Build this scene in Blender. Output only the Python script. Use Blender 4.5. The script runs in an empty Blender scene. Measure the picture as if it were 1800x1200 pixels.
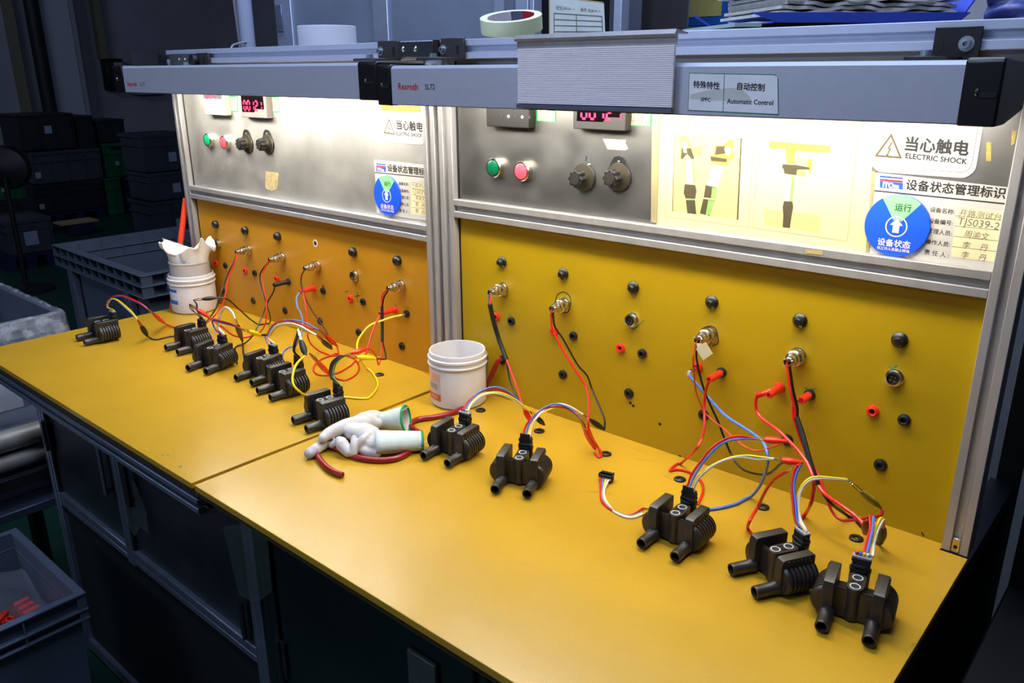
import bpy, bmesh, math, random
from mathutils import Vector, Matrix
from math import sin, cos, pi, radians, sqrt
random.seed(7)
scene = bpy.context.scene
COL = scene.collection
TH = 1.15                      # bench top height above the floor; things are modelled with z = 0 on the bench top

# ------------------------------------------------------------------ camera
FPX = 1434.1755
CAMP = Vector((1.4585, -1.4233, 0.7935))
YAW, PIT, ROL = -0.7203, 0.3228, -0.0063
_cy, _sy = cos(YAW), sin(YAW)
CF = Vector((_sy * cos(PIT), _cy * cos(PIT), -sin(PIT)))
_r = Vector((_cy, -_sy, 0)); _u = _r.cross(CF)
CR = _r * cos(ROL) + _u * sin(ROL); CU = _u * cos(ROL) - _r * sin(ROL)
cam = bpy.data.objects.new('camera', bpy.data.cameras.new('camera'))
COL.objects.link(cam)
cam.data.sensor_width = 36; cam.data.lens = FPX / 1800 * 36
cam.data.clip_start = .05; cam.data.clip_end = 60
M = Matrix((CR, CU, -CF)).transposed().to_4x4(); M.translation = CAMP + Vector((0, 0, TH))
cam.matrix_world = M
scene.camera = cam

# ------------------------------------------------------------------ world, lights, exposure
world = bpy.data.worlds.new('world'); scene.world = world; world.use_nodes = True
bg = world.node_tree.nodes['Background']
bg.inputs[0].default_value = (.42, .52, 1.0, 1); bg.inputs[1].default_value = .006
def area(name, loc, target, sx, sy, power, col):
    l = bpy.data.lights.new(name, 'AREA'); l.shape = 'RECTANGLE'; l.size = sx; l.size_y = sy; l.energy = power; l.color = col
    o = bpy.data.objects.new(name, l); COL.objects.link(o); o.location = loc
    o.rotation_euler = (Vector(target) - Vector(loc)).to_track_quat('-Z', 'Y').to_euler(); return o
area('cool_area_light', (.5, -1.75, 4.2), (.3, -.2, 1.9), 2.6, .4, 64, (.58, .70, 1))
area('cool_area_light', (-2.2, -5.2, 3.7), (-.3, -.5, .9), 2.4, .35, 55, (.62, .74, 1))  # added front-left fill, brightens cabinet fronts, bins and lamp housings
area('cool_area_light', (-8.4, -.6, 4.2), (-12, 2.6, 1.9), 2.4, .35, 26, (.6, .72, 1))
area('cool_area_light', (.2, .25, 3.9), (.1, 1.3, 2.1), 2.2, .3, 70, (.62, .74, 1))
TUBE_STRENGTH = 47.0
TUBE_COLOR = (1.0, .93, .78)
vs = scene.view_settings
vs.view_transform = 'Standard'; vs.look = 'None'; vs.gamma = 1; vs.exposure = 0; vs.use_curve_mapping = False

# ------------------------------------------------------------------ pixel of the photograph -> point on a real plane of the bench
def at(px, py, ax, val):
    d = CF + CR * ((px - 900) / FPX) - CU * ((py - 600) / FPX)
    return CAMP + d * ((val - CAMP[ax]) / d[ax])
PY = .005                      # plane of the upright boards
def onp(px, py, y=PY): return at(px, py, 1, y)
def ont(px, py, z=0.0): return at(px, py, 2, z)

# ------------------------------------------------------------------ materials
def lin(c): return tuple(((v / 255) / 12.92 if v / 255 <= .04045 else ((v / 255 + .055) / 1.055) ** 2.4) for v in c)
MATS = {}
def mat(name, rgb, rough=.5, metal=0., var=.06, scale=30., bump=0., bscale=200., coat=0., spec=.5, stretch=None, emit=None, estr=0., alpha=1., trans=0., sub=0., rvar=0.):
    if name in MATS: return MATS[name]
    m = bpy.data.materials.new(name); m.use_nodes = True; nt = m.node_tree; N = nt.nodes; L = nt.links
    b = N['Principled BSDF']
    c = lin(rgb)
    b.inputs['Roughness'].default_value = rough; b.inputs['Metallic'].default_value = metal
    b.inputs['Specular IOR Level'].default_value = spec
    if coat: b.inputs['Coat Weight'].default_value = coat; b.inputs['Coat Roughness'].default_value = .18
    if trans: b.inputs['Transmission Weight'].default_value = trans
    if sub: b.inputs['Subsurface Weight'].default_value = sub; b.inputs['Subsurface Radius'].default_value = (.01, .008, .006)
    if alpha < 1: b.inputs['Alpha'].default_value = alpha
    tc = N.new('ShaderNodeTexCoord'); mp = N.new('ShaderNodeMapping'); L.new(tc.outputs['Object'], mp.inputs[0])
    if stretch: mp.inputs['Scale'].default_value = stretch
    n = N.new('ShaderNodeTexNoise'); n.inputs['Scale'].default_value = scale; n.inputs['Detail'].default_value = 6
    L.new(mp.outputs[0], n.inputs['Vector'])
    r = N.new('ShaderNodeMapRange'); r.inputs[1].default_value = .3; r.inputs[2].default_value = .7
    r.inputs[3].default_value = 1 - var; r.inputs[4].default_value = 1 + var
    L.new(n.outputs['Fac'], r.inputs[0])
    mx = N.new('ShaderNodeMix'); mx.data_type = 'RGBA'; mx.blend_type = 'MULTIPLY'; mx.inputs[0].default_value = 1
    mx.inputs[6].default_value = (*c, 1); L.new(r.outputs[0], mx.inputs[7]); L.new(mx.outputs[2], b.inputs['Base Color'])
    if rvar:
        rr = N.new('ShaderNodeMapRange'); rr.inputs[1].default_value = .3; rr.inputs[2].default_value = .7
        rr.inputs[3].default_value = rough - rvar; rr.inputs[4].default_value = rough + rvar
        L.new(n.outputs['Fac'], rr.inputs[0]); L.new(rr.outputs[0], b.inputs['Roughness'])
    if bump:
        n2 = N.new('ShaderNodeTexNoise'); n2.inputs['Scale'].default_value = bscale; n2.inputs['Detail'].default_value = 4
        L.new(mp.outputs[0], n2.inputs['Vector'])
        bp = N.new('ShaderNodeBump'); bp.inputs['Strength'].default_value = bump; bp.inputs['Distance'].default_value = .002
        L.new(n2.outputs['Fac'], bp.inputs['Height']); L.new(bp.outputs[0], b.inputs['Normal'])
    if emit: b.inputs['Emission Color'].default_value = (*lin(emit), 1); b.inputs['Emission Strength'].default_value = estr
    MATS[name] = m; return m

# bench top: yellow phenolic board with scuffs, stains and a fine grain
def board_mat(name, rgb, rough, stains=1.):
    m = mat(name, rgb, rough, var=.05, scale=5, spec=.45)
    nt = m.node_tree; N = nt.nodes; L = nt.links; b = N['Principled BSDF']
    mul = [x for x in N if x.bl_idname == 'ShaderNodeMix'][0]
    tc = [x for x in N if x.bl_idname == 'ShaderNodeTexCoord'][0]
    n = N.new('ShaderNodeTexNoise'); n.inputs['Scale'].default_value = 9; n.inputs['Detail'].default_value = 9; n.inputs['Roughness'].default_value = .7
    L.new(tc.outputs['Object'], n.inputs['Vector'])
    cr = N.new('ShaderNodeValToRGB'); cr.color_ramp.elements[0].position = .56; cr.color_ramp.elements[1].position = .78
    cr.color_ramp.elements[0].color = (1, 1, 1, 1); cr.color_ramp.elements[1].color = (.72, .68, .62, 1)
    L.new(n.outputs['Fac'], cr.inputs[0])
    v = N.new('ShaderNodeTexNoise'); v.inputs['Scale'].default_value = 420; v.inputs['Detail'].default_value = 2
    L.new(tc.outputs['Object'], v.inputs['Vector'])
    c2 = N.new('ShaderNodeValToRGB'); c2.color_ramp.elements[0].position = .3; c2.color_ramp.elements[1].position = .5
    c2.color_ramp.elements[0].color = (.84, .82, .8, 1); c2.color_ramp.elements[1].color = (1, 1, 1, 1)
    L.new(v.outputs['Fac'], c2.inputs[0])
    a = N.new('ShaderNodeMix'); a.data_type = 'RGBA'; a.blend_type = 'MULTIPLY'; a.inputs[0].default_value = .32 * stains
    L.new(mul.outputs[2], a.inputs[6]); L.new(cr.outputs[0], a.inputs[7])
    a2 = N.new('ShaderNodeMix'); a2.data_type = 'RGBA'; a2.blend_type = 'MULTIPLY'; a2.inputs[0].default_value = .6 * stains
    L.new(a.outputs[2], a2.inputs[6]); L.new(c2.outputs[0], a2.inputs[7])
    L.new(a2.outputs[2], b.inputs['Base Color'])
    mr = N.new('ShaderNodeMapRange'); mr.inputs[1].default_value = .3; mr.inputs[2].default_value = .75; mr.inputs[3].default_value = rough - .02; mr.inputs[4].default_value = rough + .05
    L.new(n.outputs['Fac'], mr.inputs[0]); L.new(mr.outputs[0], b.inputs['Roughness'])
    bp = N.new('ShaderNodeBump'); bp.inputs['Strength'].default_value = .12; bp.inputs['Distance'].default_value = .001
    L.new(v.outputs['Fac'], bp.inputs['Height']); L.new(bp.outputs[0], b.inputs['Normal'])
    return m
BOARD = board_mat('yellow_board', (188, 146, 36), .23)
BOARDL = board_mat('amber_upright_board', (186, 130, 20), .42, .5)
BOARDR = board_mat('olive_yellow_upright_board', (174, 141, 4), .42, .5)
EDGE = mat('dark_board_edge', (70, 52, 14), .7)
ALU = mat('aluminium_profile', (178, 176, 176), .4, .55, .08, 40, stretch=(1, 1, .15))
ALUDARK = mat('aluminium_slot', (92, 90, 90), .5, .7)
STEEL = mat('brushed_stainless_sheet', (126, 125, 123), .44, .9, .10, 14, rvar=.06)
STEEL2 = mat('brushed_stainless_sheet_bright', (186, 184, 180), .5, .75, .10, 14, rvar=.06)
LAMP = mat('anodised_lamp_housing', (194, 201, 216), .42, .35, .02, 60)
LAMPEDGE = mat('lamp_lower_edge', (150, 130, 105), .45, .4)
RIB = mat('ribbed_aluminium', (248, 244, 248), .6, .0, .05, 60, stretch=(.15, 1, 6))
BLACK = mat('black_moulded_plastic', (42, 38, 35), .40, 0, .08, 60, spec=.6)
BLACK2 = mat('matt_black_plastic', (17, 17, 19), .5, 0)
CAP = mat('black_end_cap', (14, 14, 18), .4, 0)
RUBBER = mat('black_rubber', (20, 19, 18), .38)
CHROME = mat('nickel_plated_metal', (205, 198, 186), .24, 1.)
BRASS = mat('copper_contact', (176, 112, 72), .35, .9)
WHITEP = mat('white_polythene', (212, 209, 209), .42, 0, .02, 30, sub=.15)
WHITELID = mat('white_milky_polythene', (190, 186, 184), .4, 0, .02, sub=.2)
PAPER = mat('white_paper', (232, 230, 224), .75, 0, .02)
CREAM = mat('cream_paper', (226, 212, 170), .7, 0, .03)
PLACARD = mat('grey_white_placard', (190, 186, 180), .45, 0, .02)
INK = mat('black_ink', (28, 26, 28), .7)
INKG = mat('grey_ink', (104, 96, 84), .7)
INKF = mat('faded_ink', (140, 122, 76), .7)
INKB = mat('blue_ink', (28, 72, 210), .5)
INKR = mat('red_ink', (196, 28, 34), .6)
INKGREEN = mat('green_ink', (24, 128, 78), .6)
RED = mat('red_wire_insulation', (214, 34, 20), .34)
REDTHIN = mat('orange_red_wire_insulation', (198, 66, 38), .4)
DARKRED = mat('dark_red_cable_sheath', (140, 18, 28), .32)
BLUE = mat('blue_wire_insulation', (78, 118, 206), .35)
NAVY = mat('violet_blue_wire_insulation', (70, 66, 160), .38)
YEL = mat('yellow_wire_insulation', (236, 206, 20), .34)
WHT = mat('white_wire_insulation', (232, 228, 220), .36)
BLK = mat('black_wire_insulation', (16, 14, 14), .36)
BRN = mat('brown_wire_insulation', (64, 34, 26), .4)
GRN = mat('green_wire_insulation', (40, 120, 60), .4)
REDP = mat('red_plastic', (226, 40, 20), .32)
YELP = mat('yellow_plastic', (240, 204, 10), .32)
OLIVE = mat('olive_heat_shrink', (150, 132, 40), .35, 0, .25, 60)
AMBER = mat('dark_amber_plastic', (122, 44, 14), .3)
GREYP = mat('pale_grey_plastic', (158, 158, 168), .5)

# ------------------------------------------------------------------ mesh builder
class MB:
    def __init__(s): s.v = []; s.f = []
    def add(s, vs, fs):
        n = len(s.v); s.v += [Vector(v) for v in vs]; s.f += [tuple(i + n for i in f) for f in fs]; return s
    def box(s, x0, x1, y0, y1, z0, z1):
        return s.add([(x0, y0, z0), (x1, y0, z0), (x1, y1, z0), (x0, y1, z0), (x0, y0, z1), (x1, y0, z1), (x1, y1, z1), (x0, y1, z1)],
                     [(0, 3, 2, 1), (4, 5, 6, 7), (0, 1, 5, 4), (1, 2, 6, 5), (2, 3, 7, 6), (3, 0, 4, 7)])
    def obox(s, c, ax, ay, az):
        c = Vector(c); ax, ay, az = Vector(ax), Vector(ay), Vector(az)
        return s.add([c + i * ax + j * ay + k * az for k in (-1, 1) for i, j in ((-1, -1), (1, -1), (1, 1), (-1, 1))],
                     [(0, 3, 2, 1), (4, 5, 6, 7), (0, 1, 5, 4), (1, 2, 6, 5), (2, 3, 7, 6), (3, 0, 4, 7)])
    def lathe(s, prof, o, axis=(0, 0, 1), n=24, sq=1., ref=None, a0=0., a1=2 * pi):
        # prof: list of (radius, height along axis)
        o = Vector(o); a = Vector(axis).normalized()
        r = Vector(ref) if ref else (Vector((1, 0, 0)) if abs(a.x) < .9 else Vector((0, 1, 0)))
        u = (r - a * r.dot(a)).normalized(); w = a.cross(u)
        full = abs(a1 - a0 - 2 * pi) < 1e-6
        m = n if full else n + 1
        vs = []; fs = []
        for (q, h) in prof:
            for i in range(m):
                t = a0 + (a1 - a0) * i / n
                vs.append(o + a * h + u * (q * cos(t)) + w * (q * sq * sin(t)))
        for j in range(len(prof) - 1):
            for i in range(n):
                k = (i + 1) % m
                fs.append((j * m + i, j * m + k, (j + 1) * m + k, (j + 1) * m + i))
        return s.add(vs, fs)
    def cyl(s, p, q, r, n=16, r1=None):
        p, q = Vector(p), Vector(q); h = (q - p).length; r1 = r if r1 is None else r1
        return s.lathe([(0, 0), (r, 0), (r1, h), (0, h)], p, q - p, n)
    def pipe(s, p, q, r, ri, n=16):
        p, q = Vector(p), Vector(q); h = (q - p).length
        return s.lathe([(ri, 0), (r, 0), (r, h), (ri, h), (ri, 0)], p, q - p, n)
    def tube(s, pts, r, n=6, caps=True):
        P = [Vector(p) for p in pts]
        rs = r if isinstance(r, (list, tuple)) else [r] * len(P)
        t0 = (P[1] - P[0]).normalized()
        u = t0.orthogonal().normalized(); vs = []; fs = []
        for i, p in enumerate(P):
            t = (P[min(i + 1, len(P) - 1)] - P[max(i - 1, 0)])
            t = t.normalized() if t.length > 1e-9 else t0
            u = (u - t * u.dot(t)); u = u.normalized() if u.length > 1e-6 else t.orthogonal().normalized()
            w = t.cross(u)
            for k in range(n): vs.append(p + (u * cos(2 * pi * k / n) + w * sin(2 * pi * k / n)) * rs[i])
        for i in range(len(P) - 1):
            for k in range(n):
                k2 = (k + 1) % n
                fs.append((i * n + k, i * n + k2, (i + 1) * n + k2, (i + 1) * n + k))
        if caps: fs.append(tuple(range(n - 1, -1, -1))); fs.append(tuple((len(P) - 1) * n + k for k in range(n)))
        return s.add(vs, fs)
    def prism(s, poly, f0, f1):
        # poly: 2-D outline; f0 / f1 map (u,v) to the two faces
        n = len(poly)
        vs = [f0(*p) for p in poly] + [f1(*p) for p in poly]
        fs = [tuple(range(n - 1, -1, -1)), tuple(range(n, 2 * n))] + [(i, (i + 1) % n, n + (i + 1) % n, n + i) for i in range(n)]
        return s.add(vs, fs)
    def ball(s, c, rx, ry=None, rz=None, n=14, m=8, rot=None):
        c = Vector(c); ry = rx if ry is None else ry; rz = rx if rz is None else rz
        vs = []; fs = []
        for j in range(m + 1):
            t = pi * j / m
            for i in range(n):
                p = Vector((rx * sin(t) * cos(2 * pi * i / n), ry * sin(t) * sin(2 * pi * i / n), rz * cos(t)))
                vs.append(c + (rot @ p if rot else p))
        for j in range(m):
            for i in range(n):
                k = (i + 1) % n; fs.append((j * n + i, (j + 1) * n + i, (j + 1) * n + k, j * n + k))
        return s.add(vs, fs)
    def build(s, name, m, parent=None, bev=0, seg=2, base=None, ang=35, mats=None):
        me = bpy.data.meshes.new(name)
        off = ROOT.get(parent.name, Vector()) if parent else (Vector(base) if base is not None else Vector())
        me.from_pydata([v - off for v in s.v], [], s.f)
        bm = bmesh.new(); bm.from_mesh(me)
        bmesh.ops.remove_doubles(bm, verts=bm.verts, dist=1e-6)
        bmesh.ops.dissolve_degenerate(bm, edges=bm.edges, dist=1e-7)
        bmesh.ops.recalc_face_normals(bm, faces=bm.faces)
        bm.to_mesh(me); bm.free()
        me.polygons.foreach_set('use_smooth', [True] * len(me.polygons))
        me.set_sharp_from_angle(angle=radians(ang))
        me.materials.append(m)
        o = bpy.data.objects.new(name, me); COL.objects.link(o)
        if parent: o.parent = parent; ROOT[o.name] = off
        else: o.location = off; ROOT[o.name] = off
        if bev:
            b = o.modifiers.new('bevel', 'BEVEL'); b.width = bev; b.segments = seg; b.limit_method = 'ANGLE'; b.angle_limit = radians(40)
        return o
ROOT = {}
def thing(name, label, cat, loc=(0, 0, 0), group=None, rz=0, local=False):
    o = bpy.data.objects.new(name, None); COL.objects.link(o); o.empty_display_size = .05
    o.location = loc; o.rotation_euler = (0, 0, rz)
    ROOT[o.name] = Vector(loc) if not (rz or local) else Vector()
    return tag(o, label, cat, group)
def tag(o, label, cat, group=None):
    o['label'] = label; o['category'] = cat
    if group: o['group'] = group
    return o
def struct(o): o['kind'] = 'structure'; return o
def plabel(o, label): o['label'] = label; return o
def copy_tree(o, parent=None):
    c = o.copy(); COL.objects.link(c)
    if parent: c.parent = parent; c.matrix_parent_inverse = o.matrix_parent_inverse.copy()
    for ch in list(o.children): copy_tree(ch, c)
    return c
def catmull(P, k=6):
    P = [Vector(p) for p in P]; out = []
    if len(P) < 3: return P
    Q = [P[0] * 2 - P[1]] + P + [P[-1] * 2 - P[-2]]
    for i in range(1, len(Q) - 2):
        a, b, c, d = Q[i - 1:i + 3]
        for j in range(k):
            t = j / k
            out.append(.5 * ((2 * b) + (c - a) * t + (2 * a - 5 * b + 4 * c - d) * t * t + (3 * b - a - 3 * c + d) * t ** 3))
    return out + [P[-1]]
def roundrect(x0, x1, z0, z1, r, n=5):
    out = []
    for cx, cz, a in ((x1 - r, z1 - r, 0), (x0 + r, z1 - r, 90), (x0 + r, z0 + r, 180), (x1 - r, z0 + r, 270)):
        for i in range(n + 1):
            t = radians(a + 90 * i / n); out.append((cx + r * cos(t), cz + r * sin(t)))
    return out
def sheet(poly, y, th=.0004):
    """thin sheet on an upright plane, outline in (x,z), its front at y - th"""
    return MB().prism(poly, lambda u, v: (u, y, v), lambda u, v: (u, y - th, v))
def ppoly(pts, y): return [(p.x, p.z) for p in (onp(a, b, y) for a, b in pts)]

# ------------------------------------------------------------------ lettering
FCV = bpy.data.curves.new('fc', 'FONT'); FOB = bpy.data.objects.new('fc', FCV); COL.objects.link(FOB)
def glyphs(s, bold=0., shear=0., spacing=1.):
    bold = min(bold, .005)
    FCV.body = s; FCV.size = 1; FCV.offset = bold; FCV.shear = shear; FCV.resolution_u = 3; FCV.space_character = spacing
    bpy.context.view_layer.update()
    dg = bpy.context.evaluated_depsgraph_get(); dg.update()
    return bpy.data.meshes.new_from_object(FOB.evaluated_get(dg))
def letter(s, x0, x1, zc, y, m, parent, h=None, bold=0., shear=0., spacing=1., slope=0., name='lettering'):
    me = glyphs(s, bold, shear, spacing); me.name = name
    if not len(me.vertices): return None
    fat = bold if bold > .006 else 0
    xs = [v.co.x for v in me.vertices]; ys = [v.co.y for v in me.vertices]
    a, b, c, d = min(xs), max(xs), min(ys), max(ys)
    k = (x1 - x0) / (b - a); kz = k if h is None else h / (d - c)
    off = ROOT.get(parent.name, Vector())
    for v in me.vertices:
        X = x0 + (v.co.x - a) * k
        v.co = Vector((X, y, zc + (v.co.y - (c + d) / 2) * kz + slope * (X - (x0 + x1) / 2))) - off
    if fat:                                                     # heavier strokes: the same outline again, a hair to each side
        V0 = [v.co.copy() for v in me.vertices]; F0 = [tuple(p.vertices) for p in me.polygons]; nv = len(V0); e = fat * k
        vs = []; fs = []
        for i, (dx, dz) in enumerate(((0, 0), (e, 0), (-e, 0), (0, e), (0, -e))):
            vs += [q + Vector((dx, -i * 1e-5, dz)) for q in V0]; fs += [tuple(a + nv * i for a in f) for f in F0]
        me = bpy.data.meshes.new(name); me.from_pydata(vs, [], fs)
    me.materials.clear(); me.materials.append(m)
    o = bpy.data.objects.new(name, me); COL.objects.link(o); o.parent = parent; ROOT[o.name] = off
    return o
def letter_px(s, pl, pr, y, m, parent, hpx=None, **k):
    """lettering on the plane y whose middle line runs between two points of the photograph"""
    a, b = onp(*pl, y), onp(*pr, y)
    h = None
    if hpx: h = abs(onp(pl[0], pl[1] - hpx / 2, y).z - onp(pl[0], pl[1] + hpx / 2, y).z)
    return letter(s, a.x, b.x, (a.z + b.z) / 2, y, m, parent, h=h, slope=(b.z - a.z) / (b.x - a.x), **k)

# ================================================================== the setting
GREENFLOOR = mat('green_epoxy_floor', (15, 62, 50), .4, 0, .15, 3)
WALLP = mat('blue_grey_painted_wall', (150, 152, 164), .7, 0, .08, 2)
WALLW = mat('white_painted_wall', (206, 208, 216), .6, 0, .04, 3)
WALLD = mat('dark_pipe_paint', (20, 18, 22), .6)
TRIMC = mat('beige_conduit_paint', (120, 116, 96), .6)
XW = -12.4
struct(MB().box(XW - .4, 6, -6, 8, -TH - .1, -TH).build('floor', GREENFLOOR))
struct(MB().box(XW - .4, 6, 6.6, 6.8, -TH, 4).build('wall_back', WALLP))
struct(MB().box(XW - .2, XW, -6, 6.6, -TH, 4).build('wall_left', WALLP))
struct(MB().box(6, 6.2, -6, 6.8, -TH, 4).build('wall_right', WALLP))
struct(MB().box(XW - .4, 6, -6.2, -6, -TH, 4).build('wall_front', WALLP))
struct(MB().box(XW - .4, 6.2, -6.2, 6.8, 4, 4.1).build('ceiling', WALLP))
def wy(px): return at(px, 100, 0, XW).y
o = struct(MB().box(XW, XW + .3, wy(66), wy(120), -TH, 4).build('trim_1', mat('paler_wall_paint', (176, 180, 194), .7))); plabel(o, 'pale pier standing proud of the far wall')
o = struct(MB().tube([(XW + .35, wy(55), -TH), (XW + .35, wy(55), 4)], .10, 12).build('trim_2', WALLD)); plabel(o, 'black down pipe on the far wall')
o = struct(MB().box(XW, XW + .2, wy(18), wy(30), -TH, 4).build('trim_3', TRIMC)); plabel(o, 'beige conduit strip on the far wall')
o = struct(MB().box(XW, XW + .15, wy(171), wy(183), at(177, 104, 0, XW).z, 4).build('trim_4', TRIMC)); plabel(o, 'beige conduit above the electrical box')
o = struct(MB().box(XW, XW + .36, wy(121), wy(126), -TH, 4).build('trim_5', WALLP)); plabel(o, 'narrow edge strip beside the pale pier')
# white wall and grey wall seen behind the upright boards
struct(MB().box(.02, .36, 1.3, 1.5, -TH, 3).build('wall_rear_white', WALLW))
struct(MB().box(.36, 3.2, 1.42, 1.6, -TH, 3).build('wall_rear_grey', mat('grey_painted_wall', (132, 134, 140), .7)))

# ================================================================== benches
# ---- tops
def bench_top(x0, x1, label, group, grom):
    t = thing('workbench', label, 'workbench', ((x0 + x1) / 2, -.37, -.012), group)
    if x0 < -.5:
        poly = [(x0, -.742), (x1, -.742), (x1, PY), (x1 - .07, PY), (x1 - .07, PY + .02), (x0 + .06, PY + .02), (x0 + .06, -.02), (x0, -.02)]
    else:
        poly = [(x0, -.742), (x1, -.742), (x1, -.017), (x1 - .044, -.017), (x1 - .044, PY + .02), (x0 + .06, PY + .02), (x0 + .06, -.017), (x0, -.017)]
    MB().prism(poly, lambda u, v: (u, v, -.0135), lambda u, v: (u, v, 0)).build('board', BOARD, t, .0008, 1)
    MB().box(x0 + .002, x1 - .002, -.738, -.02, -.026, -.0136).build('underlay', EDGE, t)
    for (px, py) in grom:
        p = ont(px, py)
        g = MB().lathe([(.0045, -.002), (.005, .0035), (.0085, .0045), (.0118, .003), (.0125, 0), (.0125, -.001)], p, n=20).build('grommet', RUBBER, t)
    return t
TL = bench_top(-1.268, -.0075, 'worn yellow worktop on the left carrying the row of six coils', 'yellow bench tops', [(667, 659)])
TR = bench_top(.0045, 1.2505, 'worn yellow worktop on the right carrying the gloves and five coils', 'yellow bench tops',
               [(845, 721.5), (948, 758), (1065, 798.5), (1195, 843), (1341, 892), (1505, 947)])
# ---- cabinets below
CABM = mat('dark_green_grey_cabinet_sheet', (74, 82, 88), .42, .75, .12, 6, rvar=.08)
CABF = mat('cabinet_aluminium_frame', (130, 138, 156), .42, .8, .1, 30)
CABB = mat('black_cabinet_panel', (30, 33, 36), .5, .2, .1)
CY = -.62
def frame_bar(parent, x0, x1, z0, z1, y=CY, d=.04, name='frame_bar', m=None):
    b = MB().box(x0, x1, y, y + d, z0, z1)
    if x1 - x0 > z1 - z0:
        zc = (z0 + z1) / 2; b2 = MB().box(x0 + .002, x1 - .002, y - .0015, y, zc + .004, z1 - .001).box(x0 + .002, x1 - .002, y - .0015, y, z0 + .001, zc - .004)
    else:
        xc = (x0 + x1) / 2; b2 = MB().box(xc + .004, x1 - .001, y - .0015, y, z0 + .002, z1 - .002).box(x0 + .001, xc - .004, y - .0015, y, z0 + .002, z1 - .002)
    b.v += b2.v; n = len(b.v) - len(b2.v); b.f += [tuple(i + n for i in f) for f in b2.f]
    return b.build(name, m or CABF, parent, .0008, 1)
def hinge(parent, x, z):
    h = MB().box(x - .02, x - .002, CY - .006, CY - .001, z - .05, z + .05).box(x + .002, x + .02, CY - .006, CY - .001, z - .05, z + .05)
    h.build('hinge', mat('dark_hinge_metal', (66, 72, 76), .35, .8), parent)
    k = MB()
    for i in range(5): k.cyl((x, CY - .008, z - .05 + i * .0205), (x, CY - .008, z - .032 + i * .0205), .006, 10)
    k.build('hinge_knuckle', mat('dark_hinge_metal', (66, 72, 76), .35, .8), parent)
# left cabinet
cl = thing('bench_cabinet', 'dark grey bench cabinet with two recessed doors, under the left top', 'cabinet', (-.63, -.3, -TH), 'bench cabinets')
rail = MB().box(-1.262, -.004, -.735, -.70, -.075, -.027)
rail.build('front_rail', mat('dark_rail_face', (70, 76, 92), .42, .7), cl, .001, 1)
for z in (-.043, -.0655): MB().box(-1.262, -.004, -.7385, -.735, z - .0065, z + .0055).build('rail_lip', CABF, cl, .0008, 1)
tt = MB()
for i in range(9):
    a = Vector((0, -.722 + .004 * sin(i * 2.1), -.028 - i * .0055)); b = Vector((.004, -.712 + .012 * cos(i * 1.7), -.034 - i * .0055))
    tt.tube([a + Vector((0, -.012, 0)), a, b], .0014, 5)
tt.build('cut_profile_end', CHROME, cl)
frame_bar(cl, -1.262, -1.215, -TH + .02, -.03)
frame_bar(cl, -.735, -.69, -.56, -.03); frame_bar(cl, -.06, -.015, -TH + .02, -.03)
frame_bar(cl, -1.215, -.735, -.55, -.505); frame_bar(cl, -.69, -.06, -.55, -.505); frame_bar(cl, -1.215, -.06, -TH + .03, -TH + .07)
for x0, x1 in ((-1.215, -.735), (-.69, -.06)):
    d = MB().box(x0, x1, CY + .012, CY + .018, -.505, -.05).build('door', CABM, cl)
    for a, b in ((x0, x0 + .008), (x1 - .008, x1)): MB().box(a, b, CY + .002, CY + .012, -.505, -.05).build('seal', BLACK2, d)
MB().box(-1.215, -.06, CY + .014, CY + .02, -TH + .07, -.55).build('lower_panel', CABB, cl)
hd = MB().box(-.80, -.782, CY - .012, CY - .004, -.36, -.15).box(-.796, -.786, CY - .004, CY + .012, -.355, -.34).box(-.796, -.786, CY - .004, CY + .012, -.17, -.155)
hd.build('door_handle', CABF, cl, .002)
hd = MB().box(-.64, -.61, CY - .018, CY - .008, -.33, -.17).box(-.63, -.62, CY - .008, CY + .012, -.325, -.31).box(-.63, -.62, CY - .008, CY + .012, -.19, -.175)
hd.build('door_handle', CABB, cl, .002)
hinge(cl, -1.205, -.30); hinge(cl, -.09, -.44)
MB().box(-1.262, -.012, -.60, .40, -TH + .02, -TH + .035).box(-1.258, -1.25, -.58, .40, -TH + .03, -.03).build('carcass', CABB, cl)
# right cabinet
cr = thing('bench_cabinet', 'dark green bench cabinet with plain door and pale pull, under the right top', 'cabinet', (.63, -.3, -TH), 'bench cabinets')
CABG = mat('dark_green_cabinet_steel', (22, 38, 36), .4, .35, .15, 5)
frame_bar(cr, .0, .05, -TH + .02, -.03, m=CABG); frame_bar(cr, 1.2, 1.247, -TH + .02, -.03, m=CABG)
frame_bar(cr, .05, 1.2, -TH + .03, -TH + .07, m=CABG); frame_bar(cr, .05, 1.2, -.065, -.03, m=CABG)
for i, (x0, x1) in enumerate(((.062, .66), (.84, 1.195))):
    d = MB().box(x0, x1, CY + .002, CY + .014, -TH + .075, -.07).build('door', CABG, cr, .002)
    if i == 0:
        MB().box(.50, .575, CY - .008, CY + .002, -.34, -.205).build('door_pull', mat('grey_door_pull', (92, 100, 100), .5, .3), d, .003)
for i in range(5):
    MB().box(.672 + i * .033, .694 + i * .033, CY + .002, CY + .016, -TH + .075, -.07).build('fluted_strip', CABG, cr, .004)
hinge(cr, .055, -.47)
MB().box(1.2, 1.247, -.58, .40, -.066, -.03).box(1.2, 1.247, -.58, .40, -TH + .03, -TH + .08).box(1.205, 1.215, -.58, .4, -TH + .05, -.05).box(.02, 1.2, -.58, .4, -TH + .02, -TH + .03).build('side_frame', mat('dark_blue_side_frame', (34, 38, 48), .45, .4), cr, .001, 1)
MB().box(1.2, 1.247, .36, .40, -TH + .02, -.066).build('rear_leg', CABG, cr, .001, 1)
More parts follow.
